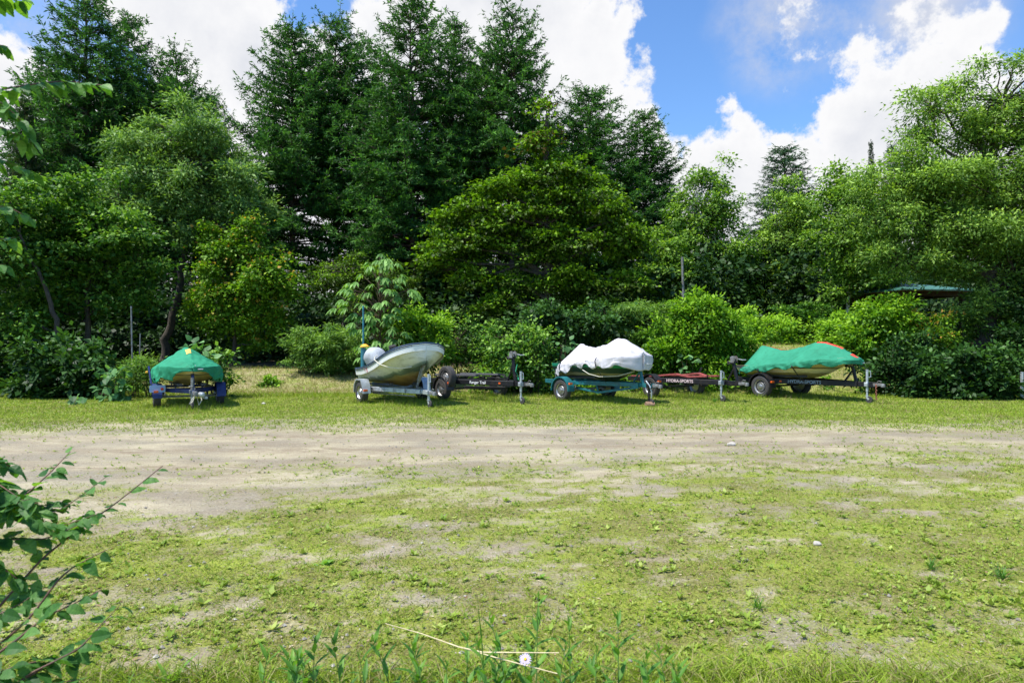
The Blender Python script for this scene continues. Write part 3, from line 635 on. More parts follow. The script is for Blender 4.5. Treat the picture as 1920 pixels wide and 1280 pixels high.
# undergrowth deep in the wood: one uncountable mass
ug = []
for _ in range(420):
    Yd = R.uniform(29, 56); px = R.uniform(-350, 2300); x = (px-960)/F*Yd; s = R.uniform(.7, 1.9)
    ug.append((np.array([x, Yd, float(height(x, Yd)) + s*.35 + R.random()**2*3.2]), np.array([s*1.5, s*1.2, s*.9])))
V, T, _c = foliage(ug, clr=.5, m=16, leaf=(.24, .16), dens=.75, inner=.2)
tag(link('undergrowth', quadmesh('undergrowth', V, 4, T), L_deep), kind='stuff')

ug = []
for _ in range(330):
    Yd = R.uniform(20.6, 25.5); px = R.uniform(880, 1420) if R.random() < .6 else R.uniform(1380, 2100); 
    if R.random() < .25: px = R.uniform(-150, 260)
    x = (px-960)/F*Yd
    if 1400 < px < 1600 and Yd > 22: continue
    s = R.uniform(.10, .30); ug.append((np.array([x, Yd, float(height(x, Yd)) + s*.7]), np.array([s*R.uniform(.8, 1.6), s, s*R.uniform(.8, 2.2)])))
V, T, _c = foliage(ug, clr=.14, m=12, leaf=(.11, .045), dens=.8, inner=.2, tb=(.45, .3))
tag(link('tall_weeds', quadmesh('tall_weeds', V, 4, T), L_bright), kind='stuff')

# ------------------------------------------------------------------ plants with large leaves
def leaf6(base, A, Nn, l, w, cup=.12, bend=.15):
    """one broad leaf as four quads along the midrib: returns (4,4,3)"""
    A = unit(A[None])[0]; S = unit(np.cross(A, Nn)[None])[0]; U = np.cross(S, A)
    t = np.array([0, .3, .65, 1.]); wd = np.array([.25, 1., .72, .0])*w*.5
    mid = base + A*(t*l)[:, None] - U*(bend*l*t*t)[:, None]
    Lf = mid + S*wd[:, None] + U*(cup*wd)[:, None]; Rt = mid - S*wd[:, None] + U*(cup*wd)[:, None]
    q = []
    for i in range(3):
        q.append([mid[i], Lf[i], Lf[i+1], mid[i+1]]); q.append([mid[i], mid[i+1], Rt[i+1], Rt[i]])
    return q
def leafy_plant(name, label, cat, px, py0, pts, Y, l, w, lm, group=None, stem_r=.008):
    b = P(px, py0, Y); bz = float(height(b[0], Y)); org = np.array([b[0], Y, bz])
    root = empty(name, org, 0, label, cat, group); tb = Tubes(); Q = []; T = []
    for (lx, ly) in pts:
        d = Y + R.uniform(-.35, .35); p = P(lx, ly, d)
        st = org + np.array([R.normal()*.06, R.normal()*.06, 0]); limb(tb, st-org, p-org, stem_r, .003, .12, 4, 6, .05)
        out = unit((p - (org + [0, 0, .3]))[None])[0]
        for k in range(R.integers(2, 5)):
            a = unit((out*.5 + R.normal(size=3)*.6 + [0, -.25, -.45])[None])[0]
            nn = unit((np.array([-.1, -.5, .9]) + R.normal(size=3)*.3)[None])[0]
            s = R.uniform(.7, 1.2); q = leaf6(p - org + R.normal(size=3)*.05, a, nn, l*s, w*s); Q += q; T += [R.random()]*len(q)
    tb.build('stem', B_twig, root); link('leaves', quadmesh('leaves', np.array(Q), 4, np.array(T)), lm, root); return root
leafy_plant('broad_leaf_plant', 'pale broad leaved plant standing out from the dark shrub', 'plant', 215, 755,
    [(R.uniform(180, 238), R.uniform(692, 748)) for _ in range(42)], 18.3, .21, .17, L_big)
leafy_plant('broad_leaf_plant', 'low pale leaved sprout in front of the dark left shrub', 'plant', 140, 762, [(R.uniform(122, 160), R.uniform(745, 758)) for _ in range(9)], 17.6, .2, .16, L_big)
leafy_plant('broad_leaf_plant', 'large heart shaped leaves showing above the green dinghy cover', 'plant', 385, 740, [(352, 652), (360, 645), (372, 643), (383, 648), (392, 655), (380, 655), (366, 656), (398, 664), (404, 675), (410, 712)], 18.6, .24, .2, L_big)
leafy_plant('broad_leaf_plant', 'sparse heart leaved plant left of the white boat cover', 'plant', 1060, 740, [(1053, 624), (1060, 634), (1072, 640), (1048, 640), (1062, 650), (1053, 672), (1035, 686), (1048, 686), (1080, 648)], 19.9, .2, .17, L_big)
leafy_plant('broad_leaf_plant', 'heart leaved vine on the bush beside the red bunk trailer', 'plant', 1290, 740, [(1278, 675), (1286, 668), (1282, 690), (1295, 698), (1287, 705), (1298, 704), (1275, 703), (1301, 676)], 20.9, .21, .18, L_big)
# horse chestnut sapling: palmate leaves
def chestnut():
    Y = 21.3; px0 = 712; b = P(px0, 740, Y); org = np.array([b[0], Y, float(height(b[0], Y))])
    root = empty('chestnut_sapling', org, 0, 'horse chestnut sapling with large drooping palmate leaves behind the white boat', 'chestnut sapling')
    tb = Tubes(); top = P(712, 478, Y); tb.add(np.linspace(org, top, 8)-org + R.normal(size=(8, 3))*.02, np.linspace(.05, .012, 8), 6); Q = []; T = []
    cs = [(712, 482), (735, 500), (690, 505), (760, 520), (745, 535), (670, 530), (710, 525), (650, 560), (640, 572), (690, 545), (730, 555), (715, 575), (675, 565), (755, 560), (770, 545),
          (660, 590), (700, 600), (735, 590), (690, 620), (715, 612), (750, 615), (670, 615), (725, 640), (700, 645), (765, 640), (775, 650), (745, 650), (685, 650), (720, 495), (655, 545), (698, 580)]
    for cx, cy in cs:
        for rep in range(4):
            d = Y + R.uniform(-1.1, .6); p = P(cx + R.normal()*11, cy + R.normal()*9, d)
            stz = np.clip((p[2]-org[2])*.8, .3, top[2]-org[2]-.1); limb(tb, (0, 0, stz), p-org, .012, .004, .08, 4, 5, .05)
            o = p - (org + [0, 0, stz]); o[2] = 0; o = unit(o[None])[0]
            if np.linalg.norm(o) < .3: o = np.array([0, -1., 0])
            ang0 = math.atan2(o[1], o[0])
            for k in range(7):
                a = ang0 + (k-3)*.62; l = (.34, .32, .27, .2)[abs(k-3)]*R.uniform(.85, 1.1)
                ax = np.array([math.cos(a), math.sin(a), -.55 + R.normal()*.12]); nn = np.array([math.cos(a)*.5, math.sin(a)*.5, .9])
                q = leaf6(p-org, ax, nn, l, l*.36, .2, .3); Q += q; T += [np.clip(R.normal(.5, .25), 0, 1)]*len(q)
    tb.build('trunk', B_twig, root); link('crown', quadmesh('crown', np.array(Q), 4, np.array(T)), L_chest, root)
chestnut()
# ------------------------------------------------------------------ boats, covers and trailers
M_rubber = mat('tyre_rubber', (.035, .035, .037), .85, col2=(.06, .055, .05), scale=14, bump=.3, bscale=80)
M_rim = mat('rim_steel', (.60, .61, .63), .38, .85, col2=(.42, .40, .38), scale=10)
M_galv = mat('galvanised_steel', (.56, .60, .63), .48, .55, col2=(.38, .41, .43), scale=9, bump=.1)
M_galvd = mat('weathered_steel', (.32, .34, .35), .6, .5, col2=(.16, .14, .12), scale=12, bump=.2)
M_black = mat('black_paint', (.010, .010, .013), .5, col2=(.035, .028, .024), scale=5, spec=.35, lo=.3, hi=.5)
M_blue = mat('blue_paint', (.018, .035, .17), .45, col2=(.015, .02, .08), scale=7)
M_teal = mat('teal_paint', (.012, .17, .19), .42, col2=(.02, .09, .10), scale=7)
M_tealpole = mat('teal_pole_paint', (.02, .20, .26), .5, col2=(.03, .12, .15), scale=7)
M_red = mat('red_bunk_carpet', (.36, .07, .06), .9, col2=(.22, .05, .045), scale=12, bump=.3)
M_redcloth = mat('red_cloth', (.80, .07, .04), .8, col2=(.62, .06, .035), scale=6)
M_grey = mat('bunk_carpet', (.10, .10, .11), .95, scale=20)
M_orange = mat('amber_lens', (.85, .16, .02), .25, col2=(.7, .10, .02))
M_redlens = mat('red_lens', (.6, .03, .02), .25)
M_yellow = mat('yellow_plastic', (.85, .50, .05), .5, col2=(.75, .38, .04))
M_rope = mat('rope_fibre', (.75, .72, .62), .9, col2=(.5, .47, .38), scale=60)
M_white = mat('white_paint', (.78, .79, .78), .4, col2=(.62, .62, .60), scale=5)
M_wood = mat('cut_wood', (.36, .22, .13), .9, col2=(.16, .10, .07), scale=9, bump=.5, bscale=30)
M_letter = mat('white_lettering', (.85, .86, .88), .5, col2=(.8, .8, .8))
M_redpaint = mat('red_marking', (.55, .02, .06), .6, col2=(.45, .02, .05))
M_rust = mat('rusty_chain', (.30, .10, .06), .9, col2=(.14, .06, .04), scale=30)
M_strap = mat('dark_webbing', (.03, .035, .045), .9)
def cloth_mat(name, c1, c2, tr=.12):
    m = mat(name, c1, .78, col2=c2, scale=1.6, detail=9, bump=.28, bscale=6, lo=.3, hi=.62, spec=.25)
    nt = m.node_tree; N = nt.nodes; L = nt.links; b = N['Principled BSDF']; src = b.inputs['Base Color'].links[0].from_socket
    tc = N.new('ShaderNodeTexCoord'); mp = N.new('ShaderNodeMapping'); mp.inputs['Scale'].default_value = (5, 5, 1.1); L.new(tc.outputs['Object'], mp.inputs[0])
    n = N.new('ShaderNodeTexNoise'); n.inputs['Scale'].default_value = 1.5; n.inputs['Detail'].default_value = 8; n.inputs['Roughness'].default_value = .7; L.new(mp.outputs[0], n.inputs['Vector'])
    r = N.new('ShaderNodeValToRGB'); r.color_ramp.elements[0].position = .34; r.color_ramp.elements[1].position = .50; r.color_ramp.elements[0].color = (.62, .60, .54, 1); r.color_ramp.elements[1].color = (1, 1, 1, 1); L.new(n.outputs['Fac'], r.inputs[0])
    mx = N.new('ShaderNodeMix'); mx.data_type = 'RGBA'; mx.blend_type = 'MULTIPLY'; mx.inputs['Factor'].default_value = .55; L.new(src, mx.inputs['A']); L.new(r.outputs[0], mx.inputs['B']); L.new(mx.outputs['Result'], b.inputs['Base Color'])
    return m
M_grcov = cloth_mat('green_tarpaulin', (.035, .27, .155), (.02, .19, .105))
M_grcov2 = cloth_mat('green_tarpaulin_shiny', (.03, .29, .15), (.018, .21, .11))
M_whcov = cloth_mat('pale_cover_cloth', (.60, .58, .615), (.50, .485, .51))
M_motorcov = cloth_mat('grey_motor_cloth', (.42, .45, .47), (.30, .32, .34))

def text(s, size, mat_, parent, origin, xdir, zdir=(0, 0, 1), name='lettering', bold=.0, shear=0.):
    cu = bpy.data.curves.new(name, 'FONT'); cu.body = s; cu.size = size; cu.extrude = .001; cu.offset = bold; cu.align_x = 'CENTER'; cu.align_y = 'CENTER'; cu.shear = shear
    cu.materials.append(mat_); o = bpy.data.objects.new(name, cu); C.objects.link(o); o.parent = parent
    x = Vector(xdir).normalized(); z = Vector(zdir); n = x.cross(z).normalized(); z = n.cross(x)
    o.matrix_local = Matrix(((x.x, z.x, n.x, origin[0]), (x.y, z.y, n.y, origin[1]), (x.z, z.z, n.z, origin[2]), (0, 0, 0, 1)))
    me = bpy.data.meshes.new_from_object(o, depsgraph=bpy.context.evaluated_depsgraph_get()); mw = o.matrix_local.copy()
    bpy.data.objects.remove(o); o2 = link(name, me, None, parent); o2.matrix_local = mw; return o2
def wheel(parent, pos, r, w, ax=(0, 1, 0), name='wheel'):
    root = empty(name, pos, 0, parent=parent); hw = w/2
    t = MB(); t.lathe([(r*.62, -hw*.8), (r*.66, -hw), (r*.9, -hw*1.02), (r*.985, -hw*.8), (r, -hw*.4), (r*.985, -hw*.12), (r*.985, hw*.12), (r, hw*.4), (r*.985, hw*.8), (r*.9, hw*1.02), (r*.66, hw), (r*.62, hw*.8)], ax=ax, k=36)
    for j in range(30):       # tread grooves
        pass
    t.build('tyre', M_rubber, root)
    m = MB(); m.lathe([(r*.64, -hw*.95), (r*.66, -hw*.88), (r*.60, -hw*.8), (r*.54, -hw*.45), (r*.42, -hw*.5), (r*.38, -hw*.72), (r*.22, -hw*.72), (r*.2, -hw*.95), (r*.13, -hw*1.02), (0, -hw*1.02)], ax=ax, k=28)
    m.lathe([(0, hw*.5), (r*.4, hw*.5), (r*.54, hw*.4), (r*.60, hw*.8), (r*.64, hw*.92)], ax=ax, k=28)
    a = Vector(ax).normalized(); ref = Vector((0, 0, 1)); u = a.cross(ref).normalized(); v = a.cross(u)
    for j in range(5):
        q = j*2*math.pi/5; c = (u*math.cos(q) + v*math.sin(q))*r*.30
        m.tube([c - a*hw*.7, c - a*hw*.86], r*.035, 6)
    m.build('rim', M_rim, root)
    h = MB(); h.lathe([(r*.43, -hw*.515), (r*.43, -hw*.53), (r*.535, -hw*.47), (r*.535, -hw*.45)], ax=ax, k=28); h.build('rim_hole_shade', M_black, root)  # black ring stands in for the shade inside the rim holes
    return root
def fender(parent, pos, r, w, m, flat=False, name='fender', lip=.03):
    f = MB(); n = 14; t = .006; hw = w/2
    if flat: prof = [(-r*1.12, -.02), (-r*.98, r*.62), (-r*.55, r*1.12), (r*.55, r*1.12), (r*.98, r*.62), (r*1.12, -.02)]
    else: prof = [(math.cos(a)*r*1.13, math.sin(a)*r*1.13) for a in np.linspace(math.pi*1.02, -math.pi*.02, n)]
    for e, (y0, y1, d) in enumerate([(-hw, hw, 0)]):
        v = []
        for (x, z) in prof: v += [(x, -hw, z), (x, hw, z), (x*(1-t*3), hw, z-t), (x*(1-t*3), -hw, z-t)]
        fc = []
        for i in range(len(prof)-1):
            b = i*4
            for j in range(4): fc.append((b+j, b+(j+1) % 4, b+4+(j+1) % 4, b+4+j))
        fc += [(0, 1, 2, 3), tuple(len(prof)*4-4+j for j in (3, 2, 1, 0))]
        f.raw(v, fc)
    for sy in (-hw-.002,):     # outer lip
        v = []
        for (x, z) in prof:
            k = 1-lip/(r*1.13); v += [(x, sy, z+.001), (x*k, sy, z*k if z > 0.03 else z)]
        f.raw(v, [(2*i, 2*i+1, 2*i+3, 2*i+2) for i in range(len(prof)-1)])
    o = f.build(name, m, parent); o.location = pos; return o
def jack(parent, pos, top, m, wr=.09, ground_z=0., name='jack'):
    x, y, z = pos; j = MB()
    j.tube([(x, y, ground_z+wr*1.6), (x, y, z+.05)], .024, 10); j.tube([(x, y, z-.18), (x, y, z+top)], .032, 10); j.lathe([(.0, .03), (.036, .03), (.036, 0)], (x, y, z+top), (0, 0, 1), 10)
    j.tube([(x, y, z+top-.02), (x+.09, y, z+top+.0), (x+.10, y, z+top-.16)], .009, 6); j.tube([(x+.10, y, z+top-.16), (x+.10, y-.08, z+top-.16)], .012, 6)
    j.beam((x-.045, y, z), (x+.045, y, z), .12, .11)
    # fork of the castor
    j.beam((x+.0, y-.028, ground_z+wr*1.75), (x+.06, y-.028, ground_z+wr), .006, .05); j.beam((x+.0, y+.028, ground_z+wr*1.75), (x+.06, y+.028, ground_z+wr), .006, .05); j.box((x+.005, y, ground_z+wr*1.95), (.09, .07, .012))
    o = j.build(name, m, parent)
    w = MB(); w.lathe([(0, -.022), (wr*.4, -.024), (wr*.45, -.018), (wr*.9, -.022), (wr, -.012), (wr, .012), (wr*.9, .022), (wr*.45, .018), (wr*.4, .024), (0, .022)], (x+.06, y, ground_z+wr), (0, 1, 0), 20)
    w.build('jack_wheel', M_rubber, o); return o
def winch(parent, x, z0, h, m, lean=.12, strap_to=None):
    w = MB(); w.beam((x, 0, z0), (x-lean, 0, z0+h), .07, .07, up=(1, 0, 0)); w.beam((x-.32, 0, z0), (x-lean*.8, 0, z0+h*.7), .04, .04, up=(1, 0, 0)); w.box((x-lean, 0, z0+h+.01), (.16, .10, .012))
    o = w.build('winch_post', m, parent)
    d = MB(); c = (x-lean+.02, 0, z0+h+.09)
    d.lathe([(.0, -.06), (.075, -.06), (.075, -.052), (.035, -.05), (.035, .05), (.075, .052), (.075, .06), (0, .06)], c, (0, 1, 0), 18); d.box((c[0]-.01, -.068, c[2]-.03), (.13, .008, .15)); d.box((c[0]-.01, .068, c[2]-.03), (.13, .008, .15))
    d.build('winch', M_galvd, o)
    hnd = MB(); hnd.beam((c[0], .08, c[2]), (c[0]+.20, .10, c[2]-.03), .012, .025); hnd.tube([(c[0]+.20, .10, c[2]-.03), (c[0]+.20, .21, c[2]-.03)], .014, 8); hnd.build('winch_handle', M_galv, o)
    r = MB(); r.lathe([(.02, -.07), (.05, -.06), (.03, 0), (.05, .06), (.02, .07)], (x-lean-.12, 0, z0+h-.02), (0, 1, 0), 14); r.beam((x-lean, 0, z0+h-.05), (x-lean-.12, 0, z0+h-.02), .05, .02); r.build('bow_roller', M_rubber, o)
    return o
def trailer(name, label, ctr, head, track, L_, zr, m, wr=.29, ww=.17, back=1.1, knee=.25, rail=(.05, .10), fm=None, flatf=False, jackm=None, jx=None, jy=-.1, jtop=.28, winch_x=None, winch_h=.5,
            bunkm=None, bunkz=.14, words=None, wsize=.09, wmat=None, sp=0, bend=0.):
    rz = math.atan2(head[1], head[0]); gz = float(height(*ctr))
    t = empty(name, (ctr[0], ctr[1], gz), rz, label, 'boat trailer', 'boat trailers parked along the bank')
    ht = track/2; hw = ht - ww/2 - .08; fr = MB(); rw, rh = rail
    nearL = [(-back, -hw, zr), (knee, -hw, zr), (L_-.55, -.05, zr+bend)]; farL = [(-back, hw, zr), (knee, hw, zr), (L_-.55, .05, zr+bend)]
    for ln in (nearL, farL):
        for a, b in zip(ln[:-1], ln[1:]): fr.beam(a, b, rw, rh)
    fr.beam((L_-1.15, 0, zr+bend*.7-.004), (L_-.05, 0, zr+bend), .07, rh*.96)
    for x in (-back+.03, -.25, knee+.02): fr.beam((x, -hw+rw/2, zr-.012), (x, hw-rw/2, zr-.012), .05, rh*.7)
    frm = fr.build('frame', m, t)
    ax = MB(); ax.beam((0, -ht+ww/2+.02, wr), (0, ht-ww/2-.02, wr), .05, .05)
    for sy in (-1, 1):
        y = sy*(hw); n = 9; pts = [(x, y, wr+.03+.0*x + .05*(x/.34)**2) for x in np.linspace(-.34, .34, n)]
        for a, b in zip(pts[:-1], pts[1:]): ax.beam(a, b, .045, .022)
        for x in (-.34, .34): ax.beam((x, y, wr+.08), (x, y, zr-rh/2), .02, .03, up=(1, 0, 0))
    ax.build('axle', M_galvd if m is not M_black else M_black, t)
    for sy in (-1, 1):
        wheel(t, (0, sy*ht, wr), wr, ww, ax=(0, -sy, 0) if sy > 0 else (0, 1, 0))
        f = fender(t, (0, sy*ht, wr+.01), wr+.03, ww+.05, fm or m, flatf)
        if sy > 0: f.rotation_euler = (0, 0, math.pi)
        b = MB(); b.beam((0, sy*(hw-.0), zr+.0), (0, sy*(ht), wr*2.0+.06), .05, .02) if False else b.beam((-.2, sy*(hw+rw/2-.01), zr+.01), (-.2, sy*(ht-ww*.3), zr+.01), .04, .02)
        b.build('fender_bracket', m, t)
    for x, y, mm in ((wr*1.15+.03, -ht, M_orange),):
        s = MB(); s.box((x, y-ww*.2, zr-.02), (.05, .10, .05)); s.build('side_light', mm, t)
    s = MB(); dirn = Vector(nearL[2]) - Vector(nearL[1]); 
    pl = Vector(nearL[1]) + dirn*.18; nrm = Vector((dirn.y, -dirn.x, 0)).normalized()
    if nrm.y > 0: nrm = -nrm
    c = MB(); e = L_; z = zr+bend
    c.beam((e-.12, 0, z-.0), (e+.10, 0, z+.01), .085, .075); c.lathe([(0, .05), (.045, .04), (.055, 0), (.05, -.04), (0, -.045)], (e+.12, 0, z-.01), (0, 0, 1), 14); c.tube([(e-.06, 0, z+.04), (e, 0, z+.1), (e+.08, 0, z+.09)], .01, 6); c.build('coupler', M_galvd, t)
    jxx = jx if jx is not None else L_-.35
    jack(t, (jxx, jy, zr+bend), jtop, jackm or M_galv)
    if winch_x: winch(t, winch_x, zr+bend*.8+rh/2-.004, winch_h, m)
    if bunkm:
        for sy in (-1, 1):
            k = MB(); y = sy*hw*.55; k.beam((-back+.1, y, zr+bunkz), (knee+.75, y*.85, zr+bunkz+.05), .10, .05)
            k.build('bunk', bunkm, t)
            for x in (-back+.3, knee-.02): q = MB(); q.beam((x, y, zr+rh*.35-.01), (x, y, zr+bunkz-.02), .03, .04, up=(1, 0, 0)); q.build('bunk_bracket', m, t)
    if words:
        s_, f_ = words; o_ = Vector(nearL[1]) + dirn*f_ + nrm*(rw/2+.003)
        text(s_, wsize, wmat or M_letter, t, o_, dirn, bold=.0012)
        # amber marker beside the wording
        mk = MB(); pp = Vector(nearL[1]) + dirn*(f_+ (.33 if sp else -.30)) + nrm*(rw/2+.006); mk.beam(pp-dirn.normalized()*.03, pp+dirn.normalized()*.03, .012, .04); mk.build('side_light', M_orange, t)
    t['_'] = 0; del t['_']
    return t, dict(hw=hw, near=nearL, dirn=dirn, nrm=nrm, rz=rz)

# A: blue trailer, far left
tA, _ = trailer('boat_trailer', 'blue trailer with square pale blue left fender, carrying the green covered dinghy at left', (-8.02, 16.95), (.5, -.86), 1.42, 1.45, .42, M_blue, wr=.25, ww=.16, back=1.7, knee=.0, fm=M_blue, flatf=True,
                jackm=M_galvd, jx=1.15, jy=-.03, jtop=.30, winch_x=1.0, winch_h=.42, bunkm=M_grey, bunkz=.1)
pl = MB(); pl.box((.30, -.71, .47), (.012, .34, .17)); pl.build('light_board', mat('pale_blue_plate', (.32, .48, .80), .4, col2=(.26, .40, .7)), tA)
pl = MB(); pl.lathe([(0, .02), (.035, .02), (.035, 0)], (.307, -.61, .46), (1, 0, 0), 12); pl.build('tail_light', M_redlens, tA)
pl = MB(); pl.beam((-.3, -.82, .55), (-.55, -.86, .98), .04, .04); pl.tube([(-.1, -.80, .5), (-.35, -.86, .92)], .012, 6); pl.build('guide_post', M_blue, tA)
pl = MB(); pl.lathe([(0, .0), (.03, .01), (.03, .05), (0, .06)], (-.47, -.88, .84), (0, -1, 0), 10); pl.build('reflector', M_yellow, tA)
cb = MB(); cb.tube([(1.2, .05, .4), (1.25, -.02, .22), (1.3, -.1, .16), (1.33, -.02, .3), (1.36, .04, .42)], .012, 6); cb.tube([(1.25, .12, .42), (1.3, .16, .24), (1.28, .1, .12), (1.34, .05, .34)], .014, 6); cb.build('coiled_cable', M_rope, tA)
hb = MB(); hb.lathe([(0, -.09), (.06, -.08), (.065, .06), (.03, .09), (0, .09)], (1.42, .14, .37), (1, .25, 0), 14); hb.beam((1.35, .2, .3), (1.5, .24, .3), .06, .05); hb.build('hitch_head', M_galv, tA)

# B: galvanised trailer under the white boat
tB, iB = trailer('boat_trailer', 'galvanised silver trailer with boxy fenders under the white open boat', (-3.2, 18.3), (.55, -.835), 1.72, 2.35, .36, M_galv, wr=.27, ww=.17, back=1.0, knee=-.1, rail=(.05, .11), fm=M_galv, flatf=True,
                 jx=2.2, jy=-.02, jtop=.42, winch_x=None, bunkm=M_grey, bunkz=.08)
k = MB()
for i in range(4): x = .2+i*.38; k.beam((x, -.70+.33*i*.45, .30), (x+.01, -.70+.33*i*.45, .42), .004, .03, up=(1, 0, 0))
k.tube([(.0, -.55, .24), (1.6, -.1, .24)], .018, 6); k.build('rod', M_galvd, tB)

# C: black trailer with spare wheel
tC, iC = trailer('boat_trailer', 'empty black trailer with an upright spare tyre and white wording on its rail', (-1.12, 19.3), (.62, -.785), 1.95, 2.5, .50, M_black, wr=.29, ww=.18, back=1.3, knee=.0, rail=(.06, .13), fm=mat('dull_black_fender', (.03, .03, .036), .5),
                 jx=2.3, jtop=.30, winch_x=1.95, winch_h=.62, bunkm=M_grey, bunkz=.13, words=('Ranger Trail', .47), wsize=.105, sp=1)
sw = wheel(tC, (.18, -.96, .62), .31, .20, ax=Vector((-.05, 1, 0)).normalized(), name='spare_wheel')
k = MB(); k.beam((.18, -.82, .5), (.18, -.86, .68), .06, .05, up=(1, 0, 0)); k.build('spare_bracket', M_black, tC)
k = MB(); k.beam((.35, -.5, .34), (1.6, -.05, .36), .05, .09); k.build('lower_brace', M_black, tC)
k = MB(); k.tube([(2.0, .02, 1.0), (2.02, -.05, .82), (1.98, .05, .72), (2.08, 0, .60)], .012, 6); k.build('winch_strap', mat('green_webbing', (.02, .32, .16), .8), tC)

# D: teal trailer
tD, iD = trailer('boat_trailer', 'teal painted trailer under the boat with the pale grey cover', (2.05, 18.95), (.6, -.8), 1.72, 2.55, .50, M_teal, wr=.29, ww=.17, back=.9, knee=.0, rail=(.05, .11), jackm=M_black,
                 jx=2.35, jy=-.05, jtop=.10, winch_x=2.1, winch_h=.42, bunkm=M_grey, bunkz=.10)
k = MB(); k.beam((.0, -.62, .40), (.9, -.40, .26), .04, .06); k.beam((.9, -.40, .26), (2.0, -.06, .44), .04, .06); k.beam((.9, -.40, .29), (.85, -.42, .46), .03, .04, up=(1, 0, 0)); k.build('truss', M_teal, tD)
k = MB(); k.tube([(2.3, -.1, .62), (2.42, -.1, .50), (2.46, -.08, .35), (2.44, -.06, .20)], .016, 6); k.build('safety_chain', M_galv, tD)
# E: black trailer with red bunks
tE, iE = trailer('boat_trailer', 'empty black trailer with red carpeted bunks and outlined wording', (4.75, 20.0), (.50, -.866), 1.75, 2.55, .50, M_black, wr=.30, ww=.18, back=1.2, knee=.1, rail=(.06, .13),
                 jx=1.95, jy=-.16, jtop=.30, winch_x=2.35, winch_h=.50, words=('HYDRA-SPORTS', .34), wsize=.115, wmat=mat('pink_white_lettering', (.85, .70, .70), .5, col2=(.8, .6, .6)))
for sy in (-1, 1):
    k = MB(); pts = [(-1.1, sy*.66, .56), (-.2, sy*.6, .60), (.55, sy*.44, .68), (.95, sy*.34, .62), (1.5, sy*.2, .66)]
    for a, b in zip(pts[:-1], pts[1:]): k.beam(a, b, .09, .05)
    k.build('bunk', M_red, tE)
k = MB(); k.beam((.4, .5, .5), (.55, .55, .85), .03, .05); k.build('guide_post', M_black, tE)
# F: black trailer on the right
tF, iF = trailer('boat_trailer', 'black trailer with wording and a bright wheel under the green and red covered boat', (7.9, 20.0), (.52, -.855), 1.75, 2.9, .48, M_black, wr=.31, ww=.19, back=1.0, knee=.3, rail=(.06, .14),
                 jx=2.62, jy=-.04, jtop=.36, winch_x=2.3, winch_h=.42, bunkm=M_grey, bunkz=.1, words=('HYDRA-SPORTS', .38), wsize=.125, wmat=mat('blue_white_lettering', (.34, .42, .52), .5, col2=(.2, .25, .3)))
k = MB()
for z in np.linspace(.47, .12, 9): k.lathe([(.012, -.02), (.02, 0), (.012, .02)], (2.87 + .01*math.sin(z*60), -.05, z), (0, 0, 1), 6)
k.tube([(2.85, -.05, .5), (2.88, -.05, .1)], .008, 5); k.build('safety_chain', M_rust, tF)
# log under the teal jack
def local(tr, p): return tr.matrix_world @ Vector(p)
bpy.context.view_layer.update()
lp = local(tD, (2.41, -.05, 0)); lg = MB(); lg.lathe([(0, -.11), (.075, -.11), (.08, -.09), (.078, .09), (.073, .11), (0, .11)], (0, 0, 0), (1, .15, 0), 16)
o = lg.build('wood_block', M_wood); o.location = (lp.x-.03, lp.y-.02, float(height(lp.x, lp.y))+.035); tag(o, 'short brown log under the jack wheel of the teal trailer', 'wood block')
tD.children  # (jack rests on the log)

# ---- hulls -------------------------------------------------------
def hull(name, xs, half, keel, chine_w, chine_z, sheer, deck=.06, m=None, parent=None, rail_m=None, nb=40, flare=.0, strake=None):
    """xs=(stern,bow); functions of t 0..1 for half beam, keel z, chine width, chine z, sheer z"""
    T_ = np.linspace(0, 1, nb); V = []; prof_n = None
    for t in T_:
        x = xs[0] + (xs[1]-xs[0])*t; b = half(t); k_ = keel(t); cw = chine_w(t); cz = chine_z(t); s_ = sheer(t)
        side = [(0, k_), (cw*.5, k_+(cz-k_)*.42), (cw, cz), (cw*1.015+.012, cz+.012), (cw+(b-cw)*.45, cz+(s_-cz)*.42), (b*.985, cz+(s_-cz)*.80), (b, s_-.0), (b-.03, s_+.005), (b*.93-.02, s_-deck), (0, s_-deck+.02)]
        ring = [(x, -y, z) for y, z in side] + [(x, y, z) for y, z in side[::-1][1:-1]]
        prof_n = len(ring); V.append(ring)
    V = np.array(V); n = prof_n; q = []
    for i in range(nb-1):
        for j in range(n): q.append((i*n+j, (i+1)*n+j, (i+1)*n+(j+1) % n, i*n+(j+1) % n))
    hb = MB(); hb.raw(V.reshape(-1, 3), q); hb.raw(V[0], [tuple(range(n))]); 
    o = hb.build('hull', m, parent)
    rel = np.repeat([chine_z(t) for t in T_], n); rel = np.array([v[2] for v in hb.v]) - np.concatenate([rel, np.full(n, chine_z(0))])
    at = o.data.attributes.new('rel', 'FLOAT', 'POINT'); at.data.foreach_set('value', rel.astype(np.float32))
    return o, V
def rail_path(V, idx, dz=0, dy=0):
    n = V.shape[1]; a = [tuple(V[i, idx] + [0, -dy, dz]) for i in range(len(V))]; b = [tuple(V[i, (n-idx) % n] + [0, dy, dz]) for i in range(len(V)-1, -1, -1)]
    return a + b
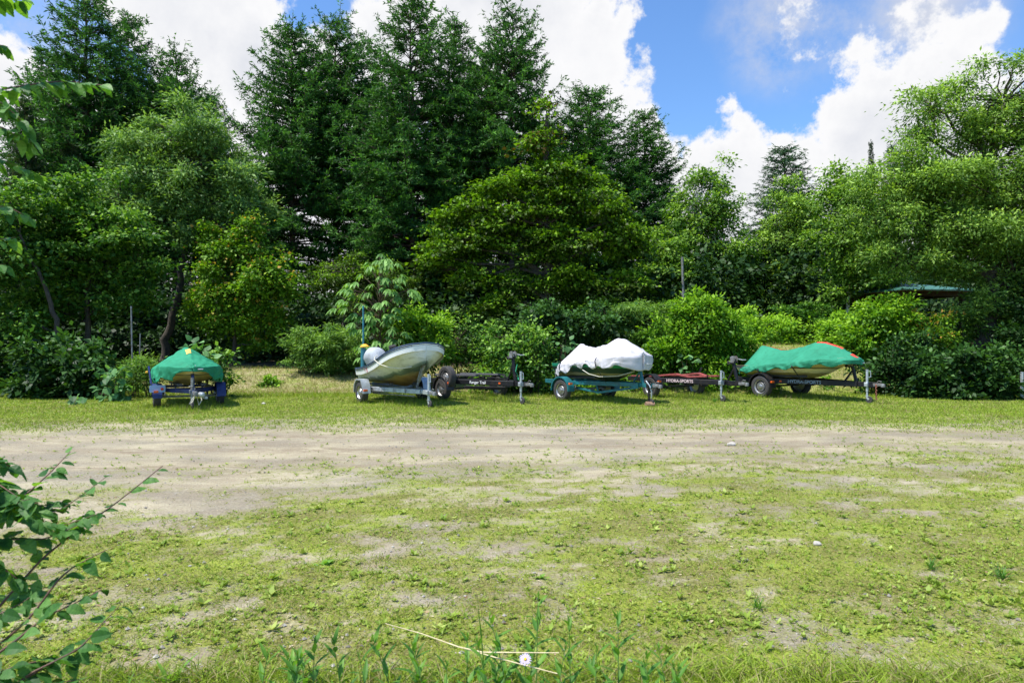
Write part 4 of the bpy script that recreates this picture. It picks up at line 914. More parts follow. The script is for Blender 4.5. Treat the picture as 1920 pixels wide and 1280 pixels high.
def stripe_mat(name, bands, noise=.04, rough=.35, grime=None):
    """bands: list of (z, colour) paint bands by height on the hull"""
    m, nt, b = newmat(name); N = nt.nodes; L = nt.links; tc = N.new('ShaderNodeTexCoord'); sp = N.new('ShaderNodeSeparateXYZ'); L.new(tc.outputs['Object'], sp.inputs[0])
    nz = N.new('ShaderNodeTexNoise'); nz.inputs['Scale'].default_value = 4; nz.inputs['Detail'].default_value = 7; L.new(tc.outputs['Object'], nz.inputs['Vector'])
    slope = N.new('ShaderNodeMath'); slope.operation = 'MULTIPLY_ADD'; L.new(sp.outputs['X'], slope.inputs[0]); slope.inputs[1].default_value = 0; L.new(sp.outputs['Z'], slope.inputs[2])
    if grime:
        ra = N.new('ShaderNodeAttribute'); ra.attribute_name = 'rel'; slope = ra
    ad = N.new('ShaderNodeMath'); ad.operation = 'MULTIPLY_ADD'; L.new(nz.outputs['Fac'], ad.inputs[0]); ad.inputs[1].default_value = noise; L.new(slope.outputs['Fac' if grime else 0], ad.inputs[2])
    mr = N.new('ShaderNodeMapRange'); L.new(ad.outputs[0], mr.inputs[0]); z0 = bands[0][0]; z1 = bands[-1][0]+.3; mr.inputs[1].default_value = z0; mr.inputs[2].default_value = z1
    r = N.new('ShaderNodeValToRGB'); r.color_ramp.interpolation = 'LINEAR' if grime else 'CONSTANT'; e = r.color_ramp.elements
    while len(e) < len(bands): e.new(.5)
    for i, (z, c) in enumerate(bands): e[i].position = (z-z0)/(z1-z0); e[i].color = (*c, 1)
    L.new(mr.outputs[0], r.inputs[0])
    n2 = N.new('ShaderNodeTexNoise'); n2.inputs['Scale'].default_value = 3; n2.inputs['Detail'].default_value = 9; n2.inputs['Roughness'].default_value = .75
    mp = N.new('ShaderNodeMapping'); mp.inputs['Scale'].default_value = (1, 1, 3); L.new(tc.outputs['Object'], mp.inputs[0]); L.new(mp.outputs[0], n2.inputs['Vector'])
    r2 = N.new('ShaderNodeValToRGB'); r2.color_ramp.elements[0].position = .36; r2.color_ramp.elements[1].position = .52; r2.color_ramp.elements[0].color = (.60, .61, .56, 1); r2.color_ramp.elements[1].color = (1, 1, 1, 1); L.new(n2.outputs['Fac'], r2.inputs[0])
    mx = N.new('ShaderNodeMix'); mx.data_type = 'RGBA'; mx.blend_type = 'MULTIPLY'; mx.inputs['Factor'].default_value = .8; L.new(r.outputs[0], mx.inputs['A']); L.new(r2.outputs[0], mx.inputs['B'])
    L.new(mx.outputs['Result'], b.inputs['Base Color']); b.inputs['Roughness'].default_value = rough
    return m
# B: white open boat with raised bow
def lerp(a, b, t): return a+(b-a)*t
bB = empty('open_boat', tB.location, iB['rz'], 'weathered white open fishing boat with a high rounded bow and stained bottom', 'boat')
bow = lambda t: np.clip((t-.55)/.45, 0, 1)
half = lambda t: .60+.20*math.sin(min(t, .75)/.75*math.pi/2)*1.0 if t < .7 else (.80*math.sqrt(max(0., 1-((t-.7)/.3)**2.6)) + .0)
sheer = lambda t: .84 + .09*t + .62*t**2.1
keel = lambda t: .43 + .02*t + (.0 if t < .6 else .95*((t-.6)/.4)**2.3)
cw = lambda t: (.50+.04*t) if t < .45 else .52*max(0., 1-((t-.45)/.55)**2.0)
cz = lambda t: min(.54 + .10*t + .42*t**3, sheer(t)-.12)
hm = stripe_mat('hull_white_stained', [(-.12, (.16, .09, .03)), (-.03, (.24, .15, .05)), (.035, (.24, .21, .10)), (.065, (.05, .085, .08)), (.13, (.16, .22, .20)), (.155, (.52, .54, .50)), (.24, (.68, .69, .65)), (.34, (.74, .75, .72))], noise=.17, rough=.45, grime=1)
hB, VB = hull('hull', (-1.15, 2.02), half, keel, cw, cz, sheer, m=hm, parent=bB, nb=48)
# painted top strake
def strake(V, i0, w, m, parent, name, off=.006):
    b = MB(); n = V.shape[1]
    for sg in (0, 1):
        v = []
        for i in range(len(V)):
            p = V[i, i0 if not sg else (n-i0) % n].copy(); q = V[i, (i0-1) if not sg else (n-i0+1) % n].copy()
            d = (q-p)/max(np.linalg.norm(q-p), 1e-6); tg_ = V[min(i+1, len(V)-1), i0 if not sg else (n-i0) % n] - V[max(i-1, 0), i0 if not sg else (n-i0) % n]
            o = np.cross(tg_, d); o = o/max(np.linalg.norm(o), 1e-6)*off; o = o*(1 if np.dot(o, p-np.array([V[0, 0, 0]+1.2, 0, p[2]])) > 0 else -1); v += [p+o, p+o+d*w*.5, p+o*1.0+d*w]
        f = []
        for i in range(len(V)-1):
            for j in range(2): a = i*3+j; f.append((a, a+1, a+4, a+3) if not sg else (a, a+3, a+4, a+1))
        b.raw(v, f)
    return b.build(name, m, parent)
strake(VB, 6, .17, mat('clean_white_strake', (.82, .83, .82), .3, col2=(.74, .74, .71), scale=4, lo=.25, hi=.5), bB, 'top_strake', .012)
rb = MB(); rb.tube(rail_path(VB, 6, .01, .008), .022, 8); rb.tube(rail_path(VB, 6, -.035, .012), .012, 6); rb.build('rub_rail', mat('navy_rubber', (.03, .06, .12), .5), bB)
st = MB(); sx = 2.26; st.beam((1.60, 0, .62), (1.90, 0, 1.05), .05, .12, up=(1, 0, 0)); st.beam((1.5, 0, .44), (1.68, 0, .75), .035, .07, up=(1, 0, 0)); st.build('stem_fin', M_galvd, bB)
st = MB(); st.lathe([(0, -.08), (.05, -.08), (.05, .08), (0, .08)], (1.50, -.66, 1.46), (0, 1, .2), 12); st.box((1.50, -.70, 1.40), (.10, .05, .08)); st.build('bow_roller', M_rubber, bB)
k = MB(); k.box((-.55, 0, .80), (.30, 1.16, .04)); k.box((.5, 0, .98), (.28, 1.3, .04)); k.build('thwart', M_white, bB)
rp = MB(); pth = [(.90, -.86, 1.22), (.95, -.90, 1.14), (1.13, -.84, 1.03), (1.36, -.68, .96), (1.54, -.48, .93), (1.70, -.24, .97)]; rp.tube(pth, .012, 6); rp.tube([(.85, -.78, 1.24), (.90, -.87, 1.21), (.92, -.89, 1.12)], .013, 6)
rp.build('mooring_rope', M_rope, bB)
zt = sheer(.42)
for (s_, dx, dz, sz) in (('1', -.055, .0, .13), ('5', .05, -.02, .16)):
    i = int((.36+dx*.3)*47); pA = VB[i, 6]; pB_ = VB[i, 5]; dn = (pB_-pA)/np.linalg.norm(pB_-pA)
    tg = VB[i+2, 6]-VB[i-2, 6]; o_ = pA + dn*(.085) + np.array([dx, -.022, dz]); text(s_, sz, M_redpaint, bB, o_, tg, -dn, name='marking', bold=.004)
# outboard, its cloth and the teal pole
wm = bB.matrix_basis
om = empty('outboard_motor', tB.location, iB['rz'], 'outboard motor under a tied grey cloth at the stern of the white boat', 'outboard motor')
def blob(name, c, r, m, parent, seed=1, amp=.10, fold=9, n=28, k=40, tie=None):
    v = []; rg = np.random.default_rng(seed); ph = rg.uniform(0, 6.3, 4)
    for i in range(n+1):
        th = math.pi*i/n; st_ = math.sin(th)**.75; ct = math.cos(th)
        for j in range(k):
            a = 2*math.pi*j/k; w = 1 + amp*(.5*math.sin(fold*a+ph[0]+2*th) + .6*math.sin(3*a+ph[1]-th*3) + .4*math.sin(5*th+2*a+ph[2]))*(.3+.7*max(0, -ct)) 
            rr = w*(1 - .42*max(0, -ct)**1.5)
            v.append((c[0]+r[0]*st_*math.cos(a)*rr, c[1]+r[1]*st_*math.sin(a)*rr, c[2]+r[2]*ct*(1+.05*math.sin(4*a+ph[3]))))
    f = [(i*k+j, i*k+(j+1) % k, (i+1)*k+(j+1) % k, (i+1)*k+j) for i in range(n) for j in range(k)]
    b = MB(); b.raw(v, f); o = b.build(name, m, parent); o.data.polygons.foreach_set('use_smooth', [True]*len(o.data.polygons)); return o
blob('motor_cover', (-1.30, 0.02, 1.13), (.40, .30, .29), M_motorcov, om, 3, .16, 5)
k = MB(); k.beam((-1.28, 0, .28), (-1.25, 0, 1.0), .12, .09, up=(1, 0, 0), c=.3); k.lathe([(0, -.12), (.035, -.10), (.05, 0), (.04, .12), (0, .16)], (-1.28, 0, .3), (1, 0, 0), 12); k.beam((-1.22, 0, .82), (-1.05, 0, .9), .2, .12); k.build('leg_unit', M_tealpole, om)
tp = P(679, 690, 19.55); poz = float(height(tp[0], tp[1]))
pp = empty('teal_pole', (tp[0], tp[1]+.15, poz), 0, 'tall teal pole with an orange collar standing behind the stern of the white boat', 'pole')
k = MB(); k.tube([(0, 0, 0), (.0, 0, 2.62)], .026, 10); k.build('shaft', M_tealpole, pp)
k = MB(); k.tube([(0, 0, .3), (0, 0, 1.40)], .075, 12); k.beam((.0, 0, .7), (.30, 0, .72), .05, .05); k.build('sleeve', M_tealpole, pp)
k = MB(); k.lathe([(.0, .06), (.04, .06), (.13, .0), (.13, -.03), (0, -.03)], (0.04, 0, 1.46), (0, 0, 1), 16); k.build('collar', M_yellow, pp)

# ---- covers ------------------------------------------------------
def cover(xs, half, ridge, edge, hem, nx=110, ny=64, fold=.02, seed=5, sag=.25, twist=0., peaks=None, ridge_y=lambda t: 0., power=1.15):
    """tented cloth: half(t) gunwale half width, ridge(t), edge(t)=gunwale z, hem(t)=lower edge z"""
    t = np.linspace(0, 1, nx); t = np.where(t > .8, .8+.2*(1-(1-np.clip((t-.8)/.2, 0, 1))**1.7), t); V = np.zeros((nx, ny, 3)); s = np.linspace(-1, 1, ny)
    for i, tt in enumerate(t):
        x = xs[0]+(xs[1]-xs[0])*tt; b = half(tt); r = ridge(tt); e = edge(tt); h = hem(tt); ry = ridge_y(tt)
        for j, u in enumerate(s):
            a = abs(u); sg = 1 if u > 0 else -1
            if a < .68:
                w = a/.68; y = b*w; prof = (1-w)**power; z = e + (r-e)*(prof*(1-sag) + sag*(1-w*w)) ; z -= sag*.3*(r-e)*math.sin(w*math.pi)*.25; y0 = ry*(1-w); y = sg*y + y0
            else:
                w = (a-.68)/.32; y = sg*b*(1 + .015*math.sin(w*math.pi)); z = e - (e-h)*w - .02*w
            V[i, j] = (x, y, z)
    X, S = np.meshgrid(t, s, indexing='ij'); A = np.abs(S); sk = np.clip((A-.55)/.45, 0, 1)
    bb = np.array([half(tt) for tt in t])[:, None]; ew = np.clip(bb/.5, 0, 1)*np.clip(np.minimum(X, 1-X)*14, 0, 1)**.5
    n1 = fbm(X*14+seed, S*3+seed*2, 4, seed)-.5; n2 = fbm(X*44+3*S+seed, S*2.5+9, 3, seed+3)-.5
    V[:, :, 1] += ew*np.sign(S)*(n2*fold*3.2*sk + n1*fold*1.4); V[:, :, 2] += n1*fold*1.6*(1-sk*.3) + n2*fold*1.2*sk
    V[:, :, 2] += sk**4*fold*2.0*np.sin(X*38+seed+3*n1)*.6
    rn = (1-np.clip(np.abs(fbm(X*10+A*3, A*2.2-X*3+seed, 2, seed+31)-.5)*9, 0, 1))**1.6; V[:, :, 2] += rn*fold*.75*ew*(.35+.65*sk); V[:, :, 1] += np.sign(S)*rn*fold*.7*ew*sk
    diag = fbm((X*9+A*4), (X*1-A*1)+seed, 3, seed+8)-.5; V[:, :, 2] += diag*fold*1.2*(1-sk); V[:, :, 0] += n1*fold
    return V
def sheet(V, name, m, parent):
    nx, ny = V.shape[:2]; q = [(i*ny+j, (i+1)*ny+j, (i+1)*ny+j+1, i*ny+j+1) for i in range(nx-1) for j in range(ny-1)]
    b = MB(); b.raw(V.reshape(-1, 3), q); o = b.build(name, m, parent, smooth=False)
    o.data.polygons.foreach_set('use_smooth', [True]*len(o.data.polygons))
    sd_ = o.modifiers.new('thickness', 'SOLIDIFY'); sd_.thickness = .006; return o
def pw(pts):
    a = np.array(pts); return lambda t: float(np.interp(t, a[:, 0], a[:, 1]))
def sm(pts):
    a = np.array(pts)
    def f(t):
        ts = np.clip(np.linspace(t-.04, t+.04, 7), 0, 1); return float(np.interp(ts, a[:, 0], a[:, 1]).mean())
    return f

# D: boat with pale cover
bD = empty('runabout_boat', tD.location, iD['rz'], 'low dark green and cream boat hidden under the pale grey cover', 'boat')
hfD = lambda t: .66+.10*math.sin(min(t, .8)*math.pi*.6) if t < .72 else .75*math.sqrt(max(0., 1-((t-.72)/.28)**2.2))+.02
hmD = stripe_mat('hull_dark_green_cream', [(.50, (.02, .03, .03)), (.60, (.025, .05, .05)), (.72, (.30, .28, .18)), (.80, (.02, .06, .05)), (.94, (.02, .30, .17)), (1.02, (.03, .05, .05))], noise=.05)
hull('hull', (-.68, 2.0), hfD, lambda t: .56+(0 if t < .6 else .50*((t-.6)/.4)**2.2), lambda t: .50 if t < .5 else .50*max(0., 1-((t-.5)/.5)**2), lambda t: .66+.05*t+.22*t**3, lambda t: 1.0+.08*t, m=hmD, parent=bD)
cD = empty('boat_cover', tD.location, iD['rz'], 'pale grey cloth boat cover with two humps, tied down with dark straps', 'boat cover')
V = cover((-.88, 2.12), lambda t: (.34+.44*min(1, t/.22)**.8 if t < .22 else .78) if t < .74 else .80*math.sqrt(max(0., 1-((t-.74)/.26)**2.4)),
          sm([(0, .86), (.06, .98), (.15, 1.30), (.20, 1.52), (.27, 1.54), (.34, 1.42), (.5, 1.46), (.60, 1.56), (.68, 1.71), (.76, 1.70), (.85, 1.58), (.93, 1.46), (1, 1.30)]),
          sm([(0, .78), (.1, .86), (.25, 1.0), (.5, 1.08), (.8, 1.20), (1, 1.22)]), sm([(0, .68), (.12, .68), (.3, .78), (.42, .95), (.6, .98), (.72, .92), (.85, 1.0), (1, .94)]), fold=.042, seed=5, sag=.35)
sheet(V, 'cloth', M_whcov, cD)
k = MB()
for t_, in ((.24,), (.70,)):
    i = int(t_*109); pts = [V[i, j] + np.array([0, np.sign(V[i, j, 1])*.012, .004]) for j in range(0, 12)]; k.tube([tuple(p) for p in pts], .011, 5); k.tube([tuple(pts[0]), (pts[0][0], -.42, .52)], .008, 5)
k.build('strap', M_strap, cD)
k = MB(); k.tube([(.75, -.82, .86), (1.0, -.82, .76), (1.3, -.74, .70), (1.65, -.45, .72), (1.9, -.1, .84)], .010, 6); k.build('tie_rope', M_rope, cD)
# F: boat with green cover and red ridge
bF = empty('bass_boat', tF.location, iF['rz'], 'cream and white boat hull beneath the green and red cover at right', 'boat')
hfF = lambda t: .80+.04*math.sin(t*3) if t < .55 else .83*math.sqrt(max(0., 1-((t-.55)/.45)**2.3))+.01
hmF = stripe_mat('hull_cream_bands', [(.40, (.42, .36, .18)), (.60, (.50, .43, .22)), (.735, (.75, .72, .62)), (.86, (.04, .035, .03)), (.89, (.46, .41, .26)), (.95, (.55, .5, .36))], noise=.015, rough=.3)
hF, VF = hull('hull', (-1.0, 2.28), hfF, lambda t: .55+(0 if t < .5 else .62*((t-.5)/.5)**2.1), lambda t: .62 if t < .5 else .62*max(0., 1-((t-.5)/.5)**1.8), lambda t: .66+.04*t+.40*t**3, lambda t: .88+.05*t+.26*t*t, m=hmF, parent=bF, nb=44)
k = MB(); k.tube(rail_path(VF, 6, -.05, .01), .014, 6); k.build('rub_rail', M_black, bF)
cF = empty('boat_cover', tF.location, iF['rz'], 'green tarpaulin cover with a red stripe along its ridge, on the right hand boat', 'boat cover')
V = cover((-1.25, 2.42), lambda t: (.30+.56*min(1, t/.14)**.7) if t < .14 else (.86+.03*math.sin(t*4) if t < .55 else .88*math.sqrt(max(0., 1-((t-.55)/.45)**2.5))),
          sm([(0, .80), (.05, 1.0), (.12, 1.42), (.18, 1.50), (.25, 1.42), (.36, 1.34), (.46, 1.38), (.56, 1.48), (.66, 1.60), (.70, 1.60), (.80, 1.50), (.92, 1.32), (1, 1.14)]),
          sm([(0, .74), (.08, .78), (.3, .90), (.6, 1.02), (.85, 1.14), (1, 1.10)]), sm([(0, .66), (.08, .68), (.3, .74), (.5, .84), (.7, .93), (.85, .98), (1, 1.0)]), fold=.034, seed=9, sag=.15, power=1.25)
gF = sheet(V, 'cloth', M_grcov, cF)
# red band sewn along the ridge
k = MB(); ny = V.shape[1]; mid = ny//2
def band(V, i0, i1, j0, j1, off=.009):
    v = []; f = []; nj = j1-j0+1
    for i in range(i0, i1+1):
        for j in range(j0, j1+1): v.append(V[i, j] + np.array([0, 0, off]))
    for i in range(i1-i0):
        for j in range(nj-1): a = i*nj+j; f.append((a, a+nj, a+nj+1, a+1))
    return v, f
for a_ in ((17, 42, mid-1, mid+1), (72, 92, mid-2, mid+1), (98, 104, mid-5, mid+3)):
    v, f = band(V, *a_); k = MB(); k.raw(v, f); k.build('red_stripe', M_redcloth, cF)
k = MB()
for t_, z1 in ((.32, .52), (.62, .52)):
    i = int(t_*109); pts = [V[i, j] + np.array([0, -.012, 0]) for j in range(0, 6)]; k.beam(tuple(pts[4]), tuple(pts[0]), .004, .045, up=(1, 0, 0)); k.beam(tuple(pts[0]), (pts[0][0]+.03, -.66 if t_ < .5 else -.52, z1), .004, .045, up=(1, 0, 0))
k.build('strap', M_strap, cF)
# A: dinghy with green tarpaulin
bA = empty('dinghy', tA.location, iA_rz := math.atan2(-.86, .5), 'cream dinghy with its bow toward the lot under a green tarpaulin', 'boat')
hfA = lambda t: .62 if t < .55 else .64*math.sqrt(max(0., 1-((t-.55)/.45)**2.2))+.01
hmA = stripe_mat('hull_cream_tan', [(.40, (.46, .36, .18)), (.70, (.55, .45, .25)), (.80, (.10, .11, .12)), (.82, (.60, .50, .30))], noise=.02, rough=.4)
hull('hull', (-2.4, 1.05), hfA, lambda t: .50+(0 if t < .6 else .42*((t-.6)/.4)**2.0), lambda t: .58 if t < .55 else .60*max(0., 1-((t-.55)/.45)**2), lambda t: .60+.05*t+.2*t**3, lambda t: .82+.14*t, m=hmA, parent=bA)
cA = empty('boat_cover', tA.location, iA_rz, 'green tarpaulin with a yellow patch tented over the dinghy at left', 'boat cover')
VA = cover((-2.5, 1.10), lambda t: .66+.08*math.sin(t*math.pi) if t < .6 else .74*math.sqrt(max(0., 1-((t-.6)/.40)**2.6)),
          sm([(0, 1.0), (.1, 1.2), (.35, 1.40), (.60, 1.42), (.72, 1.40), (.80, 1.28), (.90, 1.10), (1, .98)]),
          sm([(0, .85), (.6, .90), (.85, .98), (1, .97)]), sm([(0, .62), (.5, .64), (.68, .64), (.82, .66), (.92, .78), (1, .86)]), fold=.055, seed=14, sag=.30, power=.85)
sheet(VA, 'cloth', M_grcov2, cA)
k = MB(); v, f = band(VA, 76, 86, mid-3, mid, .012); k.raw(v, f); k.build('yellow_patch', mat('yellow_cloth', (.75, .55, .12), .7), cA)
# ------------------------------------------------------------------ posts, stone, pavilion
def post(px, y0, y1, Y, r, m, label, name='steel_pole', cat='pole', lean=0.):
    a = P(px, y0, Y); gz = float(height(a[0], Y)); top = P(px+lean, y1, Y)[2]
    k = MB(); k.tube([(0, 0, -.1), (lean/F*Y*-1, 0, top-gz)], r, 8); o = k.build(name, m); o.location = (a[0], Y, gz); return tag(o, label, cat)
q = post(249, 680, 574, 21.5, .024, M_galvd, 'tall grey steel pole with a small box near its foot, left of the dinghy', lean=3)
k = MB(); k.box((-.06, -.06, .62), (.16, .10, .30)); k.build('meter_box', mat('grey_box', (.35, .33, .32), .6), q)
post(260, 690, 625, 21.8, .018, M_galvd, 'shorter thin steel pole beside the tall one', lean=-3)
post(1284, 600, 482, 27, .05, M_galvd, 'weathered grey pole in front of the birch', lean=5)
post(1916, 742, 697, 19.5, .045, M_galv, 'grey standpipe post at the right edge of the lot', 'standpipe')
post(64, 720, 692, 20.5, .05, mat('mossy_concrete', (.28, .27, .22), .9), 'short mossy concrete post behind the dark left shrub', 'concrete_post', 'post')
def stone(px, py, Y, s, label):
    k = MB(); rg = np.random.default_rng(px); n, m_ = 9, 14; v = []
    for i in range(n+1):
        th = math.pi*i/n
        for j in range(m_):
            a = 2*math.pi*j/m_; w = 1 + .14*math.sin(2*a+px) + .10*math.sin(3*a+th*2) + .05*rg.normal()
            v.append((s*math.sin(th)*math.cos(a)*w, s*.8*math.sin(th)*math.sin(a)*w, s*.55*math.cos(th)*w))
    k.raw(v, [(i*m_+j, i*m_+(j+1) % m_, (i+1)*m_+(j+1) % m_, (i+1)*m_+j) for i in range(n) for j in range(m_)])
    o = k.build('stone', mat('pale_stone', (.52, .48, .42), .85, col2=(.36, .33, .28), scale=14, bump=.4, bscale=40)); x = (px-960)/F*Y
    o.location = (x, Y, float(height(x, Y)) + s*.3); tag(o, label, 'stone')
stone(1371, 835, 10.5, .062, 'pale stone lying alone on the bare gravel')
stone(494, 757, 17.4, .06, 'small pale stone in the grass right of the dinghy trailer')
stone(1532, 1021, 5.37, .035, 'flat grey stone half buried in the near turf')

M_roof = mat('green_roof_metal', (.06, .20, .15), .5, col2=(.045, .14, .11), scale=3)
M_gwood = mat('pavilion_wood', (.10, .055, .035), .8, col2=(.05, .03, .02), scale=6)
M_soff = mat('soffit_wood', (.42, .22, .07), .7, col2=(.3, .15, .05), scale=6)
gp = P(1697, 560, 27.5); gzz = float(height(gp[0], gp[1]))
g = empty('pavilion', (gp[0], gp[1], gzz), rad(12), 'open wooden pavilion with a green hipped roof behind the bushes at right', 'pavilion')
ze = EYE + (640-549)/F*27.5 - gzz; zt = EYE + (640-531)/F*27.5 - gzz; hw = 1.85
k = MB(); e = hw; r_ = .25
v = [(-e, -e, ze), (e, -e, ze), (e, e, ze), (-e, e, ze), (-r_, 0, zt), (r_, 0, zt), (-e, -e, ze-.05), (e, -e, ze-.05), (e, e, ze-.05), (-e, e, ze-.05)]
k.raw(v, [(0, 1, 5, 4), (1, 2, 5), (2, 3, 4, 5), (3, 0, 4), (0, 6, 7, 1), (1, 7, 8, 2), (2, 8, 9, 3), (3, 9, 6, 0)])
rf = k.build('roof', M_roof, g, smooth=False)
k = MB(); k.raw([(-e+.02, -e+.02, ze-.048), (e-.02, -e+.02, ze-.048), (e-.02, e-.02, ze-.048), (-e+.02, e-.02, ze-.048)], [(3, 2, 1, 0)]); k.build('soffit', M_soff, g)
k = MB()
for s in (-1, 1): k.beam((-1.5, s*1.35, ze-.14), (1.5, s*1.35, ze-.14), .12, .16); k.beam((s*1.35, -1.28, ze-.14), (s*1.35, 1.28, ze-.14), .12, .155)
k.build('beam', M_gwood, g)
for sx in (-1, 1):
    for sy in (-1, 1):
        k = MB(); k.beam((sx*1.35, sy*1.35, -.1), (sx*1.35, sy*1.35, ze-.22), .16, .16, up=(1, 0, 0)); k.build('post', M_gwood, g)

# ------------------------------------------------------------------ grass and ground cover
L_grass = leafmat('grass_blades', [(.40, .33, .16), (.17, .26, .025), (.27, .39, .03), (.42, .53, .065)], .5, .35, .35, tcol=(1.25, 1.2, .6))
L_weed = leafmat('weed_leaves', [(.15, .24, .03), (.25, .36, .045), (.42, .50, .12)], .5, .3, .4, tcol=(1.2, 1.15, .6))
def scatter(n, y0, y1, wexp=1.0, marg=.84, x_extra=1.0):
    """points in the wedge the camera could see, density thinning with distance"""
    u = R.random(n); y = (y0**(1-wexp) + u*(y1**(1-wexp)-y0**(1-wexp)))**(1/(1-wexp)) if wexp != 1 else y0*(y1/y0)**u
    x = (R.random(n)*2-1)*(y*marg+x_extra); return x, y
def blades(n, y0, y1, lo, hi, w, wexp, lean=.5, thr=.35, bend=True):
    x, y = scatter(n, y0, y1, wexp); g = gmask(x, y)*(y < 20.8) + (y >= 20.8)*.8
    clump = fbm(x*7, y*7, 3, 91); keep = R.random(n) < np.clip((g-thr)*1.8 + (clump-.5)*2.2*g, 0, 1)
    x, y, g, clump = x[keep], y[keep], g[keep], clump[keep]; n = len(x); z = height(x, y)
    b = np.stack([x, y, z], 1); tall = fbm(x*.8, y*1.1, 3, 95)
    l = R.uniform(lo, hi, n)*(.6+.9*clump)*(.7+.6*tall); d = unit(np.stack([R.normal(size=n)*lean, R.normal(size=n)*lean, np.ones(n)*.8], 1))
    s = unit(np.cross(d, R.normal(size=(n, 3)))); wv = w*(.7+.6*R.random(n))*(1+(y-y0)*.03)
    t = np.clip(.25 + .5*fbm(x*1.3, y*2, 3, 97) + R.normal(0, .2, n) - .25*(R.random(n) < .12), 0, 1)
    dryb = (y > 20.9)*(1-.7*sstep(-.5, 4, x)); t = np.where((R.random(n) < .24)*(y < 12), np.clip(R.normal(.06, .08, n), 0, 1), t); t = np.where(R.random(n) < dryb*.75, np.clip(R.normal(.05, .06, n), 0, 1), t)
    if bend:
        mid = b + d*(l*.55)[:, None]; tip = b + d*(l*.85)[:, None]; side = d.copy(); side[:, 2] = 0; tip += unit(side)*(l*.35)[:, None]
        V = np.stack([b - s*wv[:, None]*.5, b + s*wv[:, None]*.5, mid + s*wv[:, None]*.42, mid - s*wv[:, None]*.42], 1)
        V2 = np.stack([mid - s*wv[:, None]*.42, mid + s*wv[:, None]*.42, tip + s*wv[:, None]*.04, tip - s*wv[:, None]*.04], 1)
        return np.concatenate([V, V2]), np.concatenate([t, t])
    tip = b + d*l[:, None]
    return np.stack([b - s*wv[:, None]*.5, b + s*wv[:, None]*.5, tip + s*wv[:, None]*.05, tip - s*wv[:, None]*.05], 1), t
parts = [blades(170000, 2.4, 7, .012, .042, .0038, 1.3, .9, .22), blades(100000, 7, 13, .015, .04, .006, 1.2, .8, .30, False),
         blades(210000, 12, 23.5, .025, .06, .012, 1.0, .6, .28, False), blades(60000, 19.5, 26, .05, .15, .014, 1.0, .5, .1, False),
         blades(60000, 2.3, 3.25, .05, .17, .0055, 1.3, .45, .1)]
def wheel_grass():
    C_ = []
    for tr, tk in ((tA, 1.42), (tB, 1.72), (tC, 1.95), (tD, 1.72), (tE, 1.75), (tF, 1.75)):
        for q in [(0, -tk/2, 0), (0, tk/2, 0)] + [tuple(o.location[:2]) + (0,) for o in tr.children if 0]:
            w = tr.matrix_world @ Vector(q); C_.append((w.x, w.y, .38, 420))
        for xx in (.7, 1.4): w = tr.matrix_world @ Vector((xx, 0, 0)); C_.append((w.x, w.y, .8, 500))
    Vv = []; Tt = []
    for cx, cy, r, n in C_:
        x = cx + R.normal(size=n)*r*.6; y = cy + R.normal(size=n)*r*.5; b = np.stack([x, y, height(x, y)], 1); l = R.uniform(.06, .20, n)*np.exp(-((x-cx)**2+(y-cy)**2)/(r*r)*.5); d = unit(np.stack([R.normal(size=n)*.35, R.normal(size=n)*.35, np.ones(n)], 1)); s_ = unit(np.cross(d, R.normal(size=(n, 3)))); w = .011
        tip = b + d*l[:, None]; Vv.append(np.stack([b-s_*w*.5, b+s_*w*.5, tip+s_*w*.05, tip-s_*w*.05], 1)); Tt.append(np.clip(R.normal(.42, .2, n), 0, 1))
    return np.concatenate(Vv), np.concatenate(Tt)
parts.append(wheel_grass())
V = np.concatenate([p[0] for p in parts]); T = np.concatenate([p[1] for p in parts])
tag(link('grass', quadmesh('grass', V, 4, T), L_grass), kind='stuff')
def weeds(n, y0, y1, lo, hi, wexp, per=5, thr=.3):
    x, y = scatter(n, y0, y1, wexp); g = gmask(x, y); cl = fbm(x*2.1+5, y*3.1, 3, 77)
    keep = R.random(n) < np.clip((g-thr)*1.3+.04, 0, 1)*np.clip((cl-.38)*5, .1, 1); x, y = x[keep], y[keep]; n = len(x); z = height(x, y)
    c = np.stack([x, y, z+.004], 1); s = R.uniform(lo, hi, n)
    cc = np.repeat(c, per, 0); ss = np.repeat(s, per)*R.uniform(.6, 1.15, n*per); a = np.repeat(R.uniform(0, 6.28, n), per) + np.tile(np.arange(per)*6.28/per, n) + R.normal(0, .35, n*per)
    el = R.uniform(.1, 1.05, n*per); ax = np.stack([np.cos(a)*np.cos(el), np.sin(a)*np.cos(el), np.sin(el)], 1); nn = np.stack([-np.cos(a)*np.sin(el), -np.sin(a)*np.sin(el), np.cos(el)], 1) + R.normal(size=(n*per, 3))*.2
    return leaves(cc, ax, nn, ss, ss*.48, None, .1), np.clip(np.repeat(R.normal(.5, .25, n), per) + R.normal(0, .12, n*per), 0, 1)
parts = [weeds(22000, 2.6, 8, .014, .036, 1.4, 6), weeds(1600, 2.6, 7.5, .04, .07, 1.4, 6), weeds(16000, 8, 14, .018, .045, 1.2, 5, .10), weeds(16000, 13, 21, .03, .06, 1.0, 4)]
V = np.concatenate([p[0] for p in parts]); T = np.concatenate([p[1] for p in parts])
tag(link('ground_cover', quadmesh('ground_cover', V, 4, T), L_weed), kind='stuff')
